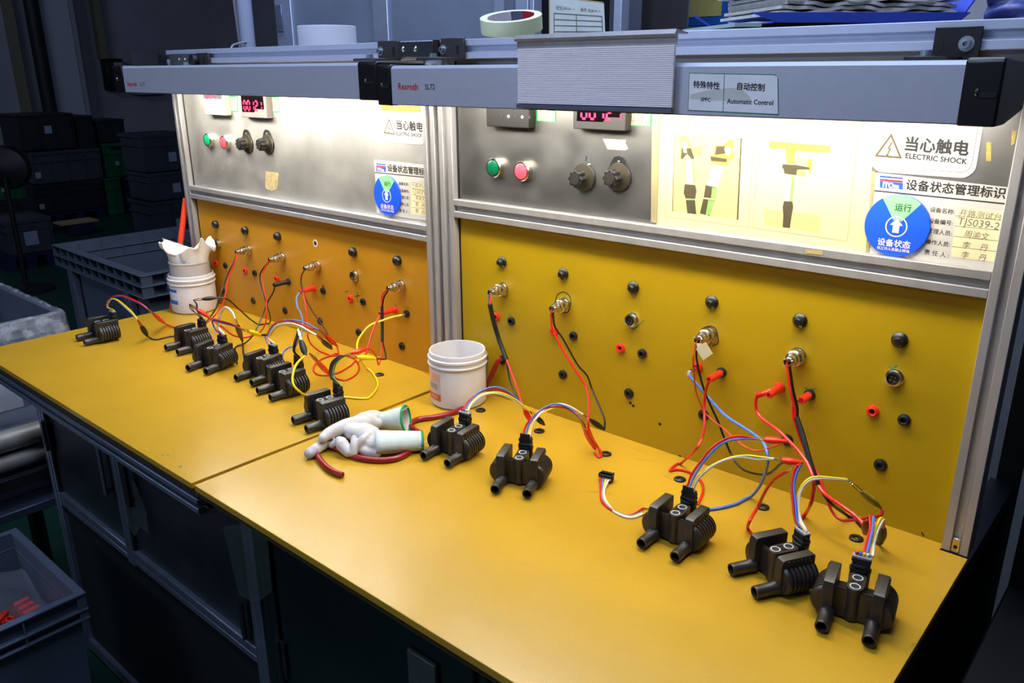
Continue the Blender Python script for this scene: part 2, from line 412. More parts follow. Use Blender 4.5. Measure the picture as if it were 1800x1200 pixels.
# clear tape strips on the cabinet front
TAPE = mat('clear_packing_tape', (130, 146, 134), .1, 0, bump=.8, bscale=40, alpha=.12)
def taped(poly, label):
    b = MB().prism([(p.x, p.z) for p in (onp(*q, CY - .004) for q in poly)], lambda u, v: (u, CY - .004, v), lambda u, v: (u, CY - .0045 - .001 * sin(u * 90), v))
    o = b.build('packing_tape', TAPE, base=onp(*poly[0], CY - .004)); return tag(o, label, 'tape', 'clear tape on the cabinets')
taped([(212, 850), (236, 846), (246, 868), (258, 900), (262, 938), (247, 925), (236, 943), (222, 915)], 'wrinkled clear tape stuck over the handle of the second cabinet door')
taped([(392, 925), (440, 918), (470, 945), (478, 1040), (450, 1060), (420, 1045)], 'long strip of clear tape over the hinge post between the two cabinets')

# ================================================================== upright boards
def slot_post(parent, x0, x1, z0, z1, yf=-.014, d=.042, lips='lr'):
    z0 = max(z0, .0006)
    w = x1 - x0; xc = (x0 + x1) / 2; g = w * .16
    b = MB().box(x0, xc - g, yf, yf + d, z0, z1).box(xc + g, x1, yf, yf + d, z0, z1)
    b.build('post_lip', ALU, parent, .001, 1)
    return MB().box(xc - g, xc + g, yf + .009, yf + d, z0, z1).build('post_slot', ALU, parent)
BEAM = mat('pale_blue_anodised_beam', (196, 204, 222), .42, .3, .03, 40)
def slot_rail(parent, x0, x1, z0, z1, yf=-.014, d=.04, name='rail', m=None):
    m = m or ALU
    h = z1 - z0; zc = (z0 + z1) / 2; g = h * .16
    b = MB().box(x0, x1, yf, yf + d, z0, zc - g).box(x0, x1, yf, yf + d, zc + g, z1)
    o = b.build(name, m, parent, .0012, 2)
    MB().box(x0, x1, yf + .010, yf + d, zc - g, zc + g).build('rail_slot', m, o)
    return o
def upright(x0, x1, zr0, zr1, label, board, sheetm, postl, postr):
    t = thing('test_upright', label, 'test panel', ((x0 + x1) / 2, .02, 0), 'test panels standing on the bench')
    slot_post(t, *postl, 0.0 if x0 > -.5 else 0.0, .815); slot_post(t, *postr, 0.0, .815)
    a, b = postl[1], postr[0]
    slot_rail(t, a, b, zr0, zr1)
    slot_rail(t, x0, x1, .815, .857, name='top_beam', m=BEAM)
    MB().box(a - .004, b + .004, PY, PY + .012, 0.0005, zr0 + .006).build('yellow_panel', board, t)
    MB().box(a - .004, b + .004, PY, PY + .006, zr1 - .006, .818).build('control_panel', sheetm, t)
    MB().box(a - .001, a + .0035, PY - .0025, PY + .001, .001, zr0).box(a - .001, a + .0035, PY - .0025, PY + .001, zr1, .81).build('gasket', BLACK2, t)
    MB().box(x0, x1, .028, .45, .846, .857).build('top_shelf', STEEL, t)
    for x in (x0 + .02, x1 - .02): MB().box(x - .02, x + .02, .41, .45, -TH, .846).build('rear_leg', ALUDARK, t)
    return t
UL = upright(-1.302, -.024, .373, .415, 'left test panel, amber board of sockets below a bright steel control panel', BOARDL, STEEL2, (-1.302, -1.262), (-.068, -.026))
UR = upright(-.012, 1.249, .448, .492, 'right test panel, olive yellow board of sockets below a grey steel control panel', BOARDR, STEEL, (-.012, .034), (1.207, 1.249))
# corner block and screw at the foot of the right post
c = MB().box(1.2215, 1.2345, -.013, -.006, .001, .028).build('corner_block', CHROME, UR, .001, 1)
MB().cyl((1.228, -.0135, .012), (1.228, -.0128, .012), .0035, 12).build('screw', BLACK2, c)

OUT = Vector((0, -1, 0))
def knob_plug(par, px, py, small=False):
    p = onp(px, py)
    b = MB().lathe([(0, 0), (.0135, 0), (.0140, .003), (.0128, .005), (.0085, .0075), (.0075, .013), (.0055, .0155), (0, .0165)], p, OUT, 20)
    return b.build('fuse_cap', RUBBER, par)
def blind_plug(par, px, py):
    p = onp(px, py)
    return MB().lathe([(0, 0), (.0135, 0), (.0138, .005), (.0125, .011), (.008, .016), (0, .018)], p, OUT, 20).build('fuse_cap', RUBBER, par)
def jack(par, px, py, m, r=.0105):
    p = onp(px, py); k = r / .0105
    b = MB().lathe([(0, -.001), (r * .45, -.001), (r * .45, .0065 * k), (r * .62, .0075 * k), (r, .0055 * k), (r * 1.02, .002), (r, 0), (0, 0)], p, OUT, 18)
    o = b.build('banana_socket', m, par)
    MB().cyl(p + OUT * .0008, p + OUT * .0014, r * .42, 12).build('socket_hole', BLACK2, o)
    return o
def grom(par, px, py):
    p = onp(px, py)
    return MB().lathe([(0, .0005), (.0035, .0005), (.0045, .0045), (.008, .0055), (.0112, .004), (.012, .001), (.012, 0), (0, 0)], p, OUT, 18).build('panel_grommet', RUBBER, par)
def din(par, px, py):
    p = onp(px, py)
    o = MB().lathe([(0, 0), (.0155, 0), (.0155, .003), (.0135, .0035), (.0135, .012), (.0105, .0125), (.0105, .005), (0, .005)], p, OUT, 20).build('round_connector', CHROME, par)
    MB().cyl(p + OUT * .005, p + OUT * .0085, .0103, 16).build('insert', BLACK2, o)
    b = MB()
    for k in range(4): q = p + Vector((.0045 * cos(k * pi / 2 + .6), 0, .0045 * sin(k * pi / 2 + .6))); b.cyl(q + OUT * .0085, q + OUT * .0105, .0012, 6)
    b.build('pin', CHROME, o)
    return o
# right board
for q in [(883, 460), (991, 481), (1114, 505), (1252, 531), (1407, 563), (1582, 597)]: knob_plug(UR, *q)
din(UR, 1112, 562); din(UR, 1573, 663)
for q in [(873, 556), (975, 582), (1092, 611), (1227, 645), (1371, 681), (1535, 722)]: jack(UR, *q, REDP)
for q in [(900, 564), (1009, 590), (1130, 621), (1269, 654), (1424, 693), (1590, 737)]: jack(UR, *q, BLACK2)
for q in [(884, 632), (990, 658), (1106, 691), (1237, 729), (1384, 773), (1548, 817)]: grom(UR, *q)
# left board
for q in [(381, 394), (433, 404.5), (490, 415), (622.5, 442.5), (700.5, 457.5)]: blind_plug(UL, *q)
p = onp(554.5, 427.5); MB().pipe(p, p + OUT * .001, .0115, .007, 18).build('worn_hole_ring', CREAM, UL); MB().cyl(p, p + OUT * .0008, .0075, 14).build('empty_hole', BLACK2, UL)
din(UL, 385, 428); din(UL, 625, 484.5)
for q in [(381, 462.5), (432, 475.5), (487.5, 490), (552, 506.5), (617, 524.5), (695, 544)]: jack(UL, *q, REDP)
for q in [(397, 466), (448.5, 479.5), (508, 495), (569, 511), (639, 530), (716, 551)]: jack(UL, *q, BLACK2)
for q in [(394, 511), (445.5, 528), (501.5, 545.5), (563, 564.5), (631, 584), (707, 608)]: grom(UL, *q)
# pen marks on the boards
def pen(par, pts, m, r=.0011, closed=False, k=4):
    P = [onp(*q, PY - .0003) for q in pts]
    if closed: P = P + [P[0]]
    C = catmull(P, k)
    b = MB()
    vs = []; fs = []
    for i, p in enumerate(C):
        t = (C[min(i + 1, len(C) - 1)] - C[max(i - 1, 0)]).normalized(); n = Vector((-t.z, 0, t.x)) * r
        vs += [p + n, p - n]
        if i: fs.append((2 * i - 2, 2 * i - 1, 2 * i + 1, 2 * i))
    return b.add(vs, fs).build('pen_mark', m, par)
pen(UR, [(976, 530), (980, 518), (992, 513), (1002, 522), (1003, 537), (998, 548), (985, 549)], INK)
pen(UR, [(1227, 591), (1234, 578), (1248, 573), (1258, 578), (1262, 592), (1262, 603), (1253, 608)], INK)
pen(UR, [(990, 523), (995, 524), (998, 527)], INKGREEN, .002); pen(UR, [(1240, 577), (1246, 580), (1252, 577)], INKGREEN, .0015)
pen(UR, [(1101, 568), (1112, 578), (1122, 572), (1132, 563)], INKGREEN, .001); pen(UR, [(1562, 643), (1568, 648), (1577, 642)], INKGREEN, .001)
pen(UR, [(1414, 681), (1424, 684), (1435, 683)], INKGREEN, .001); pen(UR, [(1109, 549), (1118, 551)], INKGREEN, .001)
pen(UR, [(1687, 786), (1693, 791)], INK, .0013); pen(UR, [(1620, 935), (1624, 942)], INK, .0013)
pen(UR, [(868, 546), (873, 549)], INKGREEN, .001); pen(UR, [(895, 553), (900, 555)], INKGREEN, .001)
pen(UL, [(628, 513), (628, 530)], INK, .001); pen(UL, [(623, 521), (634, 519)], INK, .001); pen(UL, [(607, 513), (612, 512)], INK, .001)
pen(UL, [(550, 498), (552, 500)], INKGREEN, .002); pen(UL, [(566, 502), (570, 504)], INK, .002); pen(UL, [(692, 536), (697, 537)], INKGREEN, .001)
pen(UL, [(713, 541), (720, 541)], INKGREEN, .001); pen(UL, [(484, 477), (488, 483)], INK, .001)
for q in [(1195, 802), (1160, 745), (1108, 708), (1113, 713)]:
    pp = onp(*q); MB().ball(pp, .004, .0006, .0035, 8, 5).build('stain_spot', INK, UR)

# ---- control panel instruments
def button(par, px, py, lens):
    p = onp(px, py)
    o = MB().lathe([(0, 0), (.0225, 0), (.0225, .013), (.0205, .0155), (.0182, .0155), (.0178, .012), (0, .012)], p, OUT, 28).build('push_button', CHROME, par)
    MB().lathe([(0, .012), (.0176, .012), (.0176, .0155), (.014, .0175), (0, .0185)], p, OUT, 24).build('button_lens', lens, o)
    return o
GLENS = mat('dark_green_lens', (4, 92, 62), .25); RLENS = mat('lit_red_lens', (255, 70, 84), .3, emit=(255, 52, 78), estr=.75)
GLENS2 = mat('green_lens', (20, 150, 100), .25)
plabel(button(UR, 874, 294, GLENS), 'dark green push button'); plabel(button(UR, 923, 300, RLENS), 'lit red push button')
plabel(button(UL, 371, 246, GLENS2), 'green push button'); plabel(button(UL, 400, 250, RLENS), 'lit red push button')
def knob(par, px, py, tall):
    p = onp(px, py)
    if tall:
        P = [(.0315 * sin(radians(a)), -.0315 * cos(radians(a))) for a in range(-100, 101, 20)] + [(.017, .034), (.011, .041), (0, .043), (-.011, .041), (-.017, .034)]
    else:
        P = [(.0305 * cos(radians(a)), .0305 * sin(radians(a))) for a in range(0, 360, 15)]
    o = MB().prism(P, lambda u, v: (p.x + u, p.y, p.z + v), lambda u, v: (p.x + u, p.y - .003, p.z + v)).build('selector_knob', BLACK2, par, .0006, 1)
    MB().lathe([(.0295, .003), (.0285, .006), (.0145, .0075), (.0135, .022), (0, .022)], p, OUT, 28).build('dial_ring', mat('worn_dark_metal', (86, 80, 68), .4, .7), o)
    L = []
    for i in range(64):
        a = 2 * pi * i / 64; r = .0175 + .0018 * cos(8 * a); L.append((r * cos(a), r * sin(a)))
    MB().prism(L, lambda u, v: (p.x + u, p.y - .016, p.z + v), lambda u, v: (p.x + u * .95, p.y - .034, p.z + v * .95)).build('knob_grip', BLACK2, o, .001)
    MB().lathe([(.0118, .034), (.0118, .0352), (0, .0352)], p, OUT, 24).build('knob_cap', BLACK, o)
    if tall: MB().ball(p + Vector((0, -.0033, .031)), .003, .0008, .0022, 8, 5).build('screw', CHROME, o)
    else: MB().ball(p + Vector((.014, -.0033, .027)), .004, .0015, .004, 8, 5).build('screw', CHROME, o)
    return o
knob(UR, 1027, 312, False); knob(UR, 1088, 311, True); knob(UL, 436, 252, True); knob(UL, 472, 253, True)
pen(UR, [(1031, 274), (1030, 283)], mat('ink_blue_mark', (20, 20, 90), .6), .0016)
SEG = {'0': 'abcdef', '1': 'bc', '2': 'abged', '7': 'abc'}
LED = mat('red_led_segment', (255, 20, 70), .4, emit=(255, 24, 72), estr=2.2)
def seven(par, s, x, z, w, h, y):
    b = MB(); t = h * .085
    for ch in s:
        if ch == '.': b.box(x - w * .33, x - w * .13, y, y + .0005, z - h / 2 - t, z - h / 2 + t); continue
        for sg in SEG[ch]:
            X0, X1 = x, x + w
            if sg == 'a': b.box(X0 + t, X1 - t, y, y + .0005, z + h / 2 - t, z + h / 2 + t)
            if sg == 'd': b.box(X0 + t, X1 - t, y, y + .0005, z - h / 2 - t, z - h / 2 + t)
            if sg == 'g': b.box(X0 + t, X1 - t, y, y + .0005, z - t, z + t)
            if sg == 'b': b.box(X1 - t, X1 + t, y, y + .0005, z + t, z + h / 2 - t)
            if sg == 'c': b.box(X1 - t, X1 + t, y, y + .0005, z - h / 2 + t, z - t)
            if sg == 'f': b.box(X0 - t, X0 + t, y, y + .0005, z + t, z + h / 2 - t)
            if sg == 'e': b.box(X0 - t, X0 + t, y, y + .0005, z - h / 2 + t, z - t)
        x += w * 1.62
    b.build('led_digits', LED, par)
def meter(par, x0, x1, z0, z1, body, face, kind):
    o = MB().box(x0, x1, PY - .022, PY, z0, z1).build('panel_meter', body, par, .002)
    f = PY - .0225
    if kind == 'led':
        MB().prism([(x0 + .010, z0 + .016), (x0 + .075, z0 + .016), (x0 + .086, z0 + .026), (x1 - .012, z0 + .026), (x1 - .012, z1 - .01), (x0 + .012, z1 - .01)],
                   lambda u, v: (u, f + .002, v), lambda u, v: (u, f, v)).build('display_window', mat('black_display_glass', (10, 4, 6), .12), o)
        seven(o, '00' + '1.2' + '1', x0 + .022, z0 + .035, .0130, .027, f - .0006)
    elif kind == 'ctl':
        MB().box(x0 + .012, x1 - .014, f, f + .002, z0 + .048, z1 - .008).build('display_window', mat('black_display_glass', (10, 4, 6), .12), o)
        for i in range(5): MB().cyl((x0 + .048 + i * .020, f + .001, z0 + .024), (x0 + .048 + i * .020, f - .0006, z0 + .024), .0035, 10).build('meter_key', GREYP if i % 2 else BLACK, o)
    elif kind == 'grey':
        MB().box(x0 + .006, x1 - .012, f, f + .002, z0 + .05, z1 - .008).build('display_window', mat('dark_grey_window', (70, 74, 72), .3), o)
        seven(o, '0012', x0 + .022, z0 + .062, .011, .022, f - .0006)
        for i in range(5): MB().cyl((x0 + .030 + i * .0145, f + .001, z0 + .026), (x0 + .030 + i * .0145, f - .0006, z0 + .026), .0035, 10).build('meter_key', WHITEP, o)
    return o
a, b = onp(855, 222, PY - .022), onp(930, 226, PY - .022)
meter(UR, a.x, b.x, (a.z + b.z) / 2, .765, BLACK2, None, 'ctl')
a, b = onp(1007, 225, PY - .022), onp(1099, 232, PY - .022)
meter(UR, a.x, b.x, (a.z + b.z) / 2, .765, mat('grey_meter_bezel', (42, 40, 40), .5), None, 'led')
a, b = onp(356, 201, PY - .03), onp(393, 204, PY - .03)
meter(UL, a.x, b.x, (a.z + b.z) / 2, .765, mat('pale_meter_bezel', (146, 154, 146), .5), None, 'grey')
a, b = onp(424, 206, PY - .022), onp(470, 208, PY - .022)
meter(UL, a.x, b.x, (a.z + b.z) / 2, .765, mat('grey_meter_bezel2', (112, 104, 100), .5), None, 'led')

# ================================================================== lamps over the bench
TUBE = mat('lit_lamp_diffuser', (255, 250, 235), .5)
_b = TUBE.node_tree.nodes['Principled BSDF']
_b.inputs['Emission Color'].default_value = (*TUBE_COLOR, 1); _b.inputs['Emission Strength'].default_value = TUBE_STRENGTH
def lamp(x0, x1, yf, zt, h, capw, label, wl, wr):
    t = thing('bench_lamp', label, 'lamp', ((x0 + x1) / 2, yf + .08, zt - h), 'long lamps over the benches')
    yb = yf + .15; zb = zt - h
    a, b = x0 + capw, x1 - capw
    # extruded housing: front face, top, back, open below
    prof = [(yf, zb), (yf, zt - .006), (yf + .004, zt - .001), (yf + .010, zt), (yb, zt - .008), (yb, zb + .05), (yb - .003, zb + .05), (yb - .003, zt - .012), (yf + .011, zt - .004), (yf + .004, zt - .008), (yf + .004, zb)]
    MB().prism(prof, lambda u, v: (a, u, v), lambda u, v: (b, u, v)).build('housing', LAMP, t, ang=25)
    MB().box(a, b, yf + .001, yf + .016, zb - .0015, zb + .002).build('lower_lip', LAMPEDGE, t)
    MB().prism([(yf + .045, zb + .014), (yf + .090, zb + .024), (yf + .090, zb + .027), (yf + .045, zb + .017)], lambda u, v: (a + .01, u, v), lambda u, v: (b - .01, u, v)).build('diffuser', TUBE, t)
    for s, (p, q) in enumerate(((x0, a), (b, x1))):
        c = MB().prism([(yf - .003, zb - .003), (yf - .003, zt - .001), (yf + .003, zt + .003), (yb + .004, zt - .002), (yb + .004, zb + .012), (yf + .05, zb - .003)],
                       lambda u, v: (p, u, v), lambda u, v: (q, u, v)).build('end_cap', CAP, t, .003, 2)
        xs = q - .004 if s == 0 else p + .004
        xc = (p + q) / 2
        MB().box(xc - .002, q - .004, yf - .0045, yf - .002, zb + h * .42, zb + h * .5).build('latch_slot', BLACK2, c)
        MB().ball((xc - .004, yf - .004, zb + h * .5), .003, .003, .005, 8, 6).build('latch_stud', CHROME, c)
    l1 = letter_px('Rexroth', *wl, yf - .0004, INKR, t, bold=.012); l2 = letter_px('SL72', *wr, yf - .0004, INKG if x0 < -.5 else INK, t)
    return t
YL = -.2
p0, p1 = at(203, 150, 1, YL), at(664, 140, 1, YL)
lamp(p0.x, p1.x, YL, .8075, .077, p1.x - at(631, 140, 1, YL).x, 'long grey bench lamp with black ends, farther one over the left panel', ((224, 147.5), (240, 147.5)), ((246, 148), (254, 148)))
q0, q1 = at(658, 150, 1, YL), at(1757, 180, 1, YL)
lamp(q0.x + .012, q1.x, YL, .8005, .0795, .046, 'long grey bench lamp with black ends, nearer one over the right panel', ((700, 151.5), (734, 152.5)), ((747, 152.5), (764, 152.5)))
# ribbed cover plate hung over the front of the right lamp
YS = -.212
a, b = at(909, 130, 1, YS), at(1184, 130, 1, YS)
t = thing('ribbed_plate', 'ribbed bare aluminium plate hooked over the front of the nearer lamp', 'metal plate', ((a.x + b.x) / 2, YS, .72))
zt, zb = at(1184, 79, 1, YS).z, at(1184, 190, 1, YS).z
pr = []
n = 30
for i in range(n):
    z0 = zb + (zt - zb) * i / n; dz = (zt - zb) / n
    pr += [(YS, z0 + dz * .08), (YS - .0016, z0 + dz * .3), (YS - .0016, z0 + dz * .75), (YS, z0 + dz * .95)]
pr += [(YS + .003, zt), (YS + .003, zb)]
MB().prism(pr, lambda u, v: (a.x + .0025, u, v), lambda u, v: (b.x, u, v)).build('ribbed_face', RIB, t, ang=20)
MB().prism([(YS + .002, zt), (YS + .002, zt + .011), (YS - .005, zt + .013), (YS - .006, zt + .017), (YS - .001, zt + .024), (YS + .035, zt + .020), (YS + .035, zt + .017), (YS + .004, zt + .018), (YS + .004, zt)],
           lambda u, v: (a.x - .002, u, v), lambda u, v: (b.x + .002, u, v)).build('hooked_lip', ALU, t, ang=25)
MB().prism([(YS + .003, zb), (YS - .003, zb - .001), (YS - .003, zb - .008), (YS + .003, zb - .008)], lambda u, v: (a.x, u, v), lambda u, v: (b.x, u, v)).build('lower_lip', mat('dull_blue_aluminium', (120, 124, 140), .4, .7), t)

# brackets that carry the lamps
DB = mat('dark_steel_bracket', (84, 80, 78), .45, .7)
DB2 = mat('near_black_bracket', (44, 43, 44), .5, .5)
PB = mat('plated_bracket', (128, 132, 134), .4, .7)
ZN = mat('zinc_bolt', (170, 182, 190), .35, .8)
def bolt(par, p, d, r=.006, m=None):
    p = Vector(p); d = Vector(d).normalized()
    o = MB().lathe([(r * 1.7, 0), (r * 1.7, .0015), (r, .0016), (r, .009), (r * .55, .0092), (r * .5, .004), (0, .004)], p, d, 14).build('bolt', m or ZN, par)
    return o
def bracket(x0, x1, zl, zh, label, m, foot=True, bx=None, hole=None, fx0=None, fx1=None, y=-.018):
    t = thing('lamp_bracket', label, 'bracket', ((x0 + x1) / 2, y, zl), 'brackets holding the lamps')
    MB().box(x0, x1, y - .006, y, zl, zh).build('upright_plate', m, t, .0008, 1)
    if foot:
        f0, f1 = (x0 if fx0 is None else fx0), (x1 if fx1 is None else fx1)
        MB().box(f0, f1, y - .085, y - .006, zl, zl + .006).build('foot_plate', m, t, .0008, 1)
        bp = ((f0 + f1) / 2 - .006, y - .06, zl + .006); bolt(t, bp, (0, 0, 1), .008)
        MB().cyl((bp[0], bp[1], zl - .009), (bp[0], bp[1], zl), .02, 20).build('spacer', WHITEP, t)
    if bx is not None: bolt(t, (bx, y - .006, (zl + zh) / 2), OUT, .0065)
    if hole is not None:
        MB().prism(roundrect(hole - .004, hole + .004, (zl + zh) / 2 - .011, (zl + zh) / 2 + .009, .0038), lambda u, v: (u, y - .006, v), lambda u, v: (u, y - .0066, v)).build('slot_hole', BLACK2, t)
    return t
yb = -.024
def X(px, py): return at(px, py, 1, yb).x
def Z(px, py): return at(px, py, 1, yb).z
bracket(X(664, 90), X(701, 90), Z(700, 107), Z(700, 71), 'small grey steel lamp bracket left of the dark splice plate', DB, True, X(669, 90), X(692, 89))
bracket(X(775, 90), X(815, 90), Z(815, 106), Z(815, 66), 'small grey steel lamp bracket right of the dark splice plate', DB, True, X(779, 86), X(804, 87))
bracket(X(1640, 80), X(1723, 80), Z(1660, 107), Z(1690, 47), 'large near black lamp bracket under the blue tray, at the right end', DB2, True, X(1699, 77), X(1652, 81), X(1616, 108), X(1690, 108))
bracket(X(346, 100), X(366, 100), Z(360, 118), Z(360, 93), 'small brown steel lamp bracket with a black hand knob, far left end', DB, True, None, X(358, 106))
t = thing('splice_plate', 'dark plate with two domed bolts joining the two top beams', 'bracket', (X(730, 90), yb, .83))
MB().box(X(701, 90), X(762, 90), -.026, -.0185, Z(730, 100), Z(730, 73)).build('plate', mat('dark_splice_plate', (70, 74, 78), .4, .7), t, .0006, 1)
for q in [(708.5, 86.5), (730.5, 86)]: pq = at(*q, 1, -.026); MB().ball(pq, .007, .005, .007, 12, 8).build('domed_bolt', CHROME, t)
MB().box(X(762, 90), X(771, 90), -.026, -.0185, Z(765, 99), Z(765, 70)).build('rubber_block', BLACK2, t)
t = thing('end_plate', 'plated end plate with two small bolts on the far end of the left beam', 'bracket', (X(320, 105), yb, .83))
MB().box(X(299, 105), X(341, 105), -.026, -.0185, Z(320, 122), Z(320, 94.5)).build('plate', PB, t, .0006, 1)
for q in [(315, 104.5), (325, 104)]: MB().ball(at(*q, 1, -.026), .005, .004, .005, 10, 6).build('domed_bolt', CHROME, t)
kp = at(343, 107, 1, -.026)
MB().lathe([(.004, -.012), (.004, 0), (.019, .001), (.021, .008), (.019, .018), (.012, .021), (0, .021)], kp + Vector((0, .006, 0)), OUT, 16).build('hand_knob', BLACK2, t)

# ================================================================== signs and labels
PS = PY - .0006
def placard(poly, label, cat, m, name='sign', y=PY, th=.0006, group=None):
    t = thing(name, label, cat, onp(*poly[0], y), group)
    MB().prism(ppoly(poly, y - th), lambda u, v: (u, y - .00005, v), lambda u, v: (u, y - th, v)).build('sheet', m, t)
    return t
def lines(par, segs, m, w=.0008, y=PS, name='printed_line'):
    for a, b in segs:
        P, Q = onp(*a, y - .0001), onp(*b, y - .0001); d = (Q - P).normalized(); n = Vector((-d.z, 0, d.x)) * w / 2
        MB().add([P + n, Q + n, Q - n, P - n], [(0, 1, 2, 3)]).build(name, m, par)
def flat(par, pts, m, y=PS, dy=.0001, name='print'):
    P = [onp(*q, y - dy) for q in pts]
    return MB().add(P, [tuple(range(len(P)))]).build(name, m, par)
WARN = mat('warning_sign_white', (208, 205, 200), .4, 0, .01)
YB = mat('warning_yellow_band', (232, 214, 20), .5)
def shock_sign(xl, xr, ztop, zbot, label, tri, ch, en, warn, yl):
    y = PY; t = thing('warning_sign', label, 'warning sign', (xl, y, zbot), 'electric shock signs')
    MB().prism(roundrect(xl, xr, zbot, ztop, .02), lambda u, v: (u, y - .0002, v), lambda u, v: (u, y - .0012, v)).build('plate', WARN, t)
    R = roundrect(xl + .006, xr - .006, zbot + .008, ztop - .008, .015); R2 = roundrect(xl + .0069, xr - .0069, zbot + .0089, ztop - .0089, .0145)
    n = len(R); f = y - .0013
    MB().add([(u, f, v) for u, v in R] + [(u, f, v) for u, v in R2], [(i, (i + 1) % n, n + (i + 1) % n, n + i) for i in range(n)]).build('border_line', INKG, t)
    MB().box(xl + .013, xr - .013, y - .00135, y - .0012, yl, ztop - .013).build('yellow_band', YB, t)
    if warn: letter_px('警告  WARNING', *warn, y - .0015, INKG, t, bold=.02)
    A, B, Cc = [onp(*q, f) for q in tri]
    cen = (A + B + Cc) / 3
    inn = [cen + (p - cen) * .76 for p in (A, B, Cc)]
    MB().add([A, B, Cc] + inn, [(0, 1, 4, 3), (1, 2, 5, 4), (2, 0, 3, 5)]).build('warning_triangle', mat('sign_ink_brown', (72, 62, 30), .7), t)
    s = (A.z - B.z)
    bolt_ = [(.05, .30), (-.10, -.02), (-.01, .0), (-.07, -.22), (-.115, -.20), (-.06, -.34), (.035, -.23), (-.015, -.235), (.085, .05), (-.005, .03), (.11, .28)]
    MB().add([cen + Vector((u * s, -.0001, v * s + .02 * s)) for u, v in bolt_], [tuple(range(len(bolt_)))]).build('lightning_symbol', mat('sign_ink_brown', (72, 62, 30), .7), t)
    letter_px('当心触电', *ch, y - .0015, INK, t, bold=.03); letter_px('ELECTRIC SHOCK', *en, y - .0015, INK, t, bold=.03)
    return t
a, b = onp(1531, 290), onp(1715, 300)
shock_sign(a.x, b.x, .735, onp(1600, 306).z, 'white electric shock warning sign, large one at the right end', ((1567, 234), (1537, 275), (1586, 279)), ((1592, 252), (1703, 261)), ((1592, 273.5), (1700, 284)), None, .715)
a, b = onp(668, 240), onp(748, 245)
shock_sign(a.x, b.x, .735, onp(710, 252).z, 'white electric shock warning sign, far one at the top of the left panel', ((684, 208), (674, 234), (694.5, 237)), ((697, 218.5), (743, 223.5)), ((697, 235), (742, 238)), ((686, 188), (739, 192)), onp(715, 196).z)
# equipment status boards
BLUED = mat('status_disc_blue', (30, 84, 232), .35); GREEND = mat('status_disc_green', (128, 226, 140), .4)
def status_board(corners, label, P):
    y = PY; t = thing('status_board', label, 'sign', onp(*corners[3], y), 'equipment status boards')
    MB().prism(ppoly(corners, y - .0015), lambda u, v: (u, y - .0001, v), lambda u, v: (u, y - .0015, v)).build('plate', PLACARD, t)
    f = y - .0016
    # logo
    L = P['logo']
    flat(t, [L[0], L[1], (L[1][0], L[1][1] + L[2] * .14), (L[0][0], L[0][1] + L[2] * .14)], INKB, f, name='logo_bar')
    flat(t, [(L[0][0], L[0][1] + L[2] * .26), (L[1][0], L[1][1] + L[2] * .26), (L[1][0], L[1][1] + L[2] * .42), (L[0][0], L[0][1] + L[2] * .42)], INKR, f, name='logo_bar')
    flat(t, [(L[0][0], L[0][1] + L[2] * .44), (L[1][0], L[1][1] + L[2] * .44), (L[1][0], L[1][1] + L[2]), (L[0][0], L[0][1] + L[2])], INKB, f, name='logo_block')
    letter_px('ITOm', (L[0][0] + (L[1][0] - L[0][0]) * .14, L[0][1] + L[2] * .74), (L[0][0] + (L[1][0] - L[0][0]) * .82, L[1][1] + L[2] * .74), f - .0003, WARN, t, bold=.05)
    letter_px('设备状态管理标识', *P['title'], f - .0002, INK, t, bold=.02)
    lines(t, [P['rule']], INK, .0022, f)
    # disc
    c = onp(*P['disc'], y); r = P['r']
    MB().lathe([(0, .002), (r, .002), (r, .006), (r * .98, .0068), (0, .0068)], c, OUT, 48).build('status_disc', BLUED, t)
    w = [c + Vector((.20 * r * sin(a), -.0072, .20 * r * cos(a))) for a in [radians(k) for k in range(-32, 41, 8)]]
    w2 = [c + Vector((.99 * r * sin(a), -.0072, .99 * r * cos(a))) for a in [radians(k) for k in range(40, -33, -4)]]
    MB().add(w + w2, [tuple(range(len(w) + len(w2)))]).build('green_sector', GREEND, t)
    letter('运行', c.x - r * .12, c.x + r * .38, c.z + r * .60, c.y - .0075, INK, t, bold=.01)
    MB().pipe(c + Vector((0, -.0069, -r * .02)), c + Vector((0, -.0073, -r * .02)), r * .335, r * .30, 32).build('ring_print', WARN, t)
    ar = [(0, .24), (.2, .02), (.1, .02), (.1, -.22), (-.1, -.22), (-.1, .02), (-.2, .02)]
    MB().add([c + Vector((u * r, -.0074, v * r)) for u, v in ar], [tuple(range(7))]).build('arrow_print', WARN, t)
    letter('设备状态', c.x - r * .5, c.x + r * .5, c.z - r * .56, c.y - .0074, WARN, t, bold=.02)
    letter('非工作人员禁止转动', c.x - r * .5, c.x + r * .5, c.z - r * .76, c.y - .0074, WARN, t, bold=.02)
    # captions and handwritten card
    for s, q in zip(('设备名称:', '设备编号:', '管理人员:', '操作人员:', '责 任 人 :'), P['caps']): letter_px(s, *q, f - .0002, INK, t, bold=.005)
    flat(t, P['card'], CREAM, f, .0002, 'name_card')
    lines(t, P['rules'], INKG, .0008, f - .0002)
    for s, q in P['hand']: letter_px(s, *q, f - .0004, INKG, t, shear=.1)
    return t
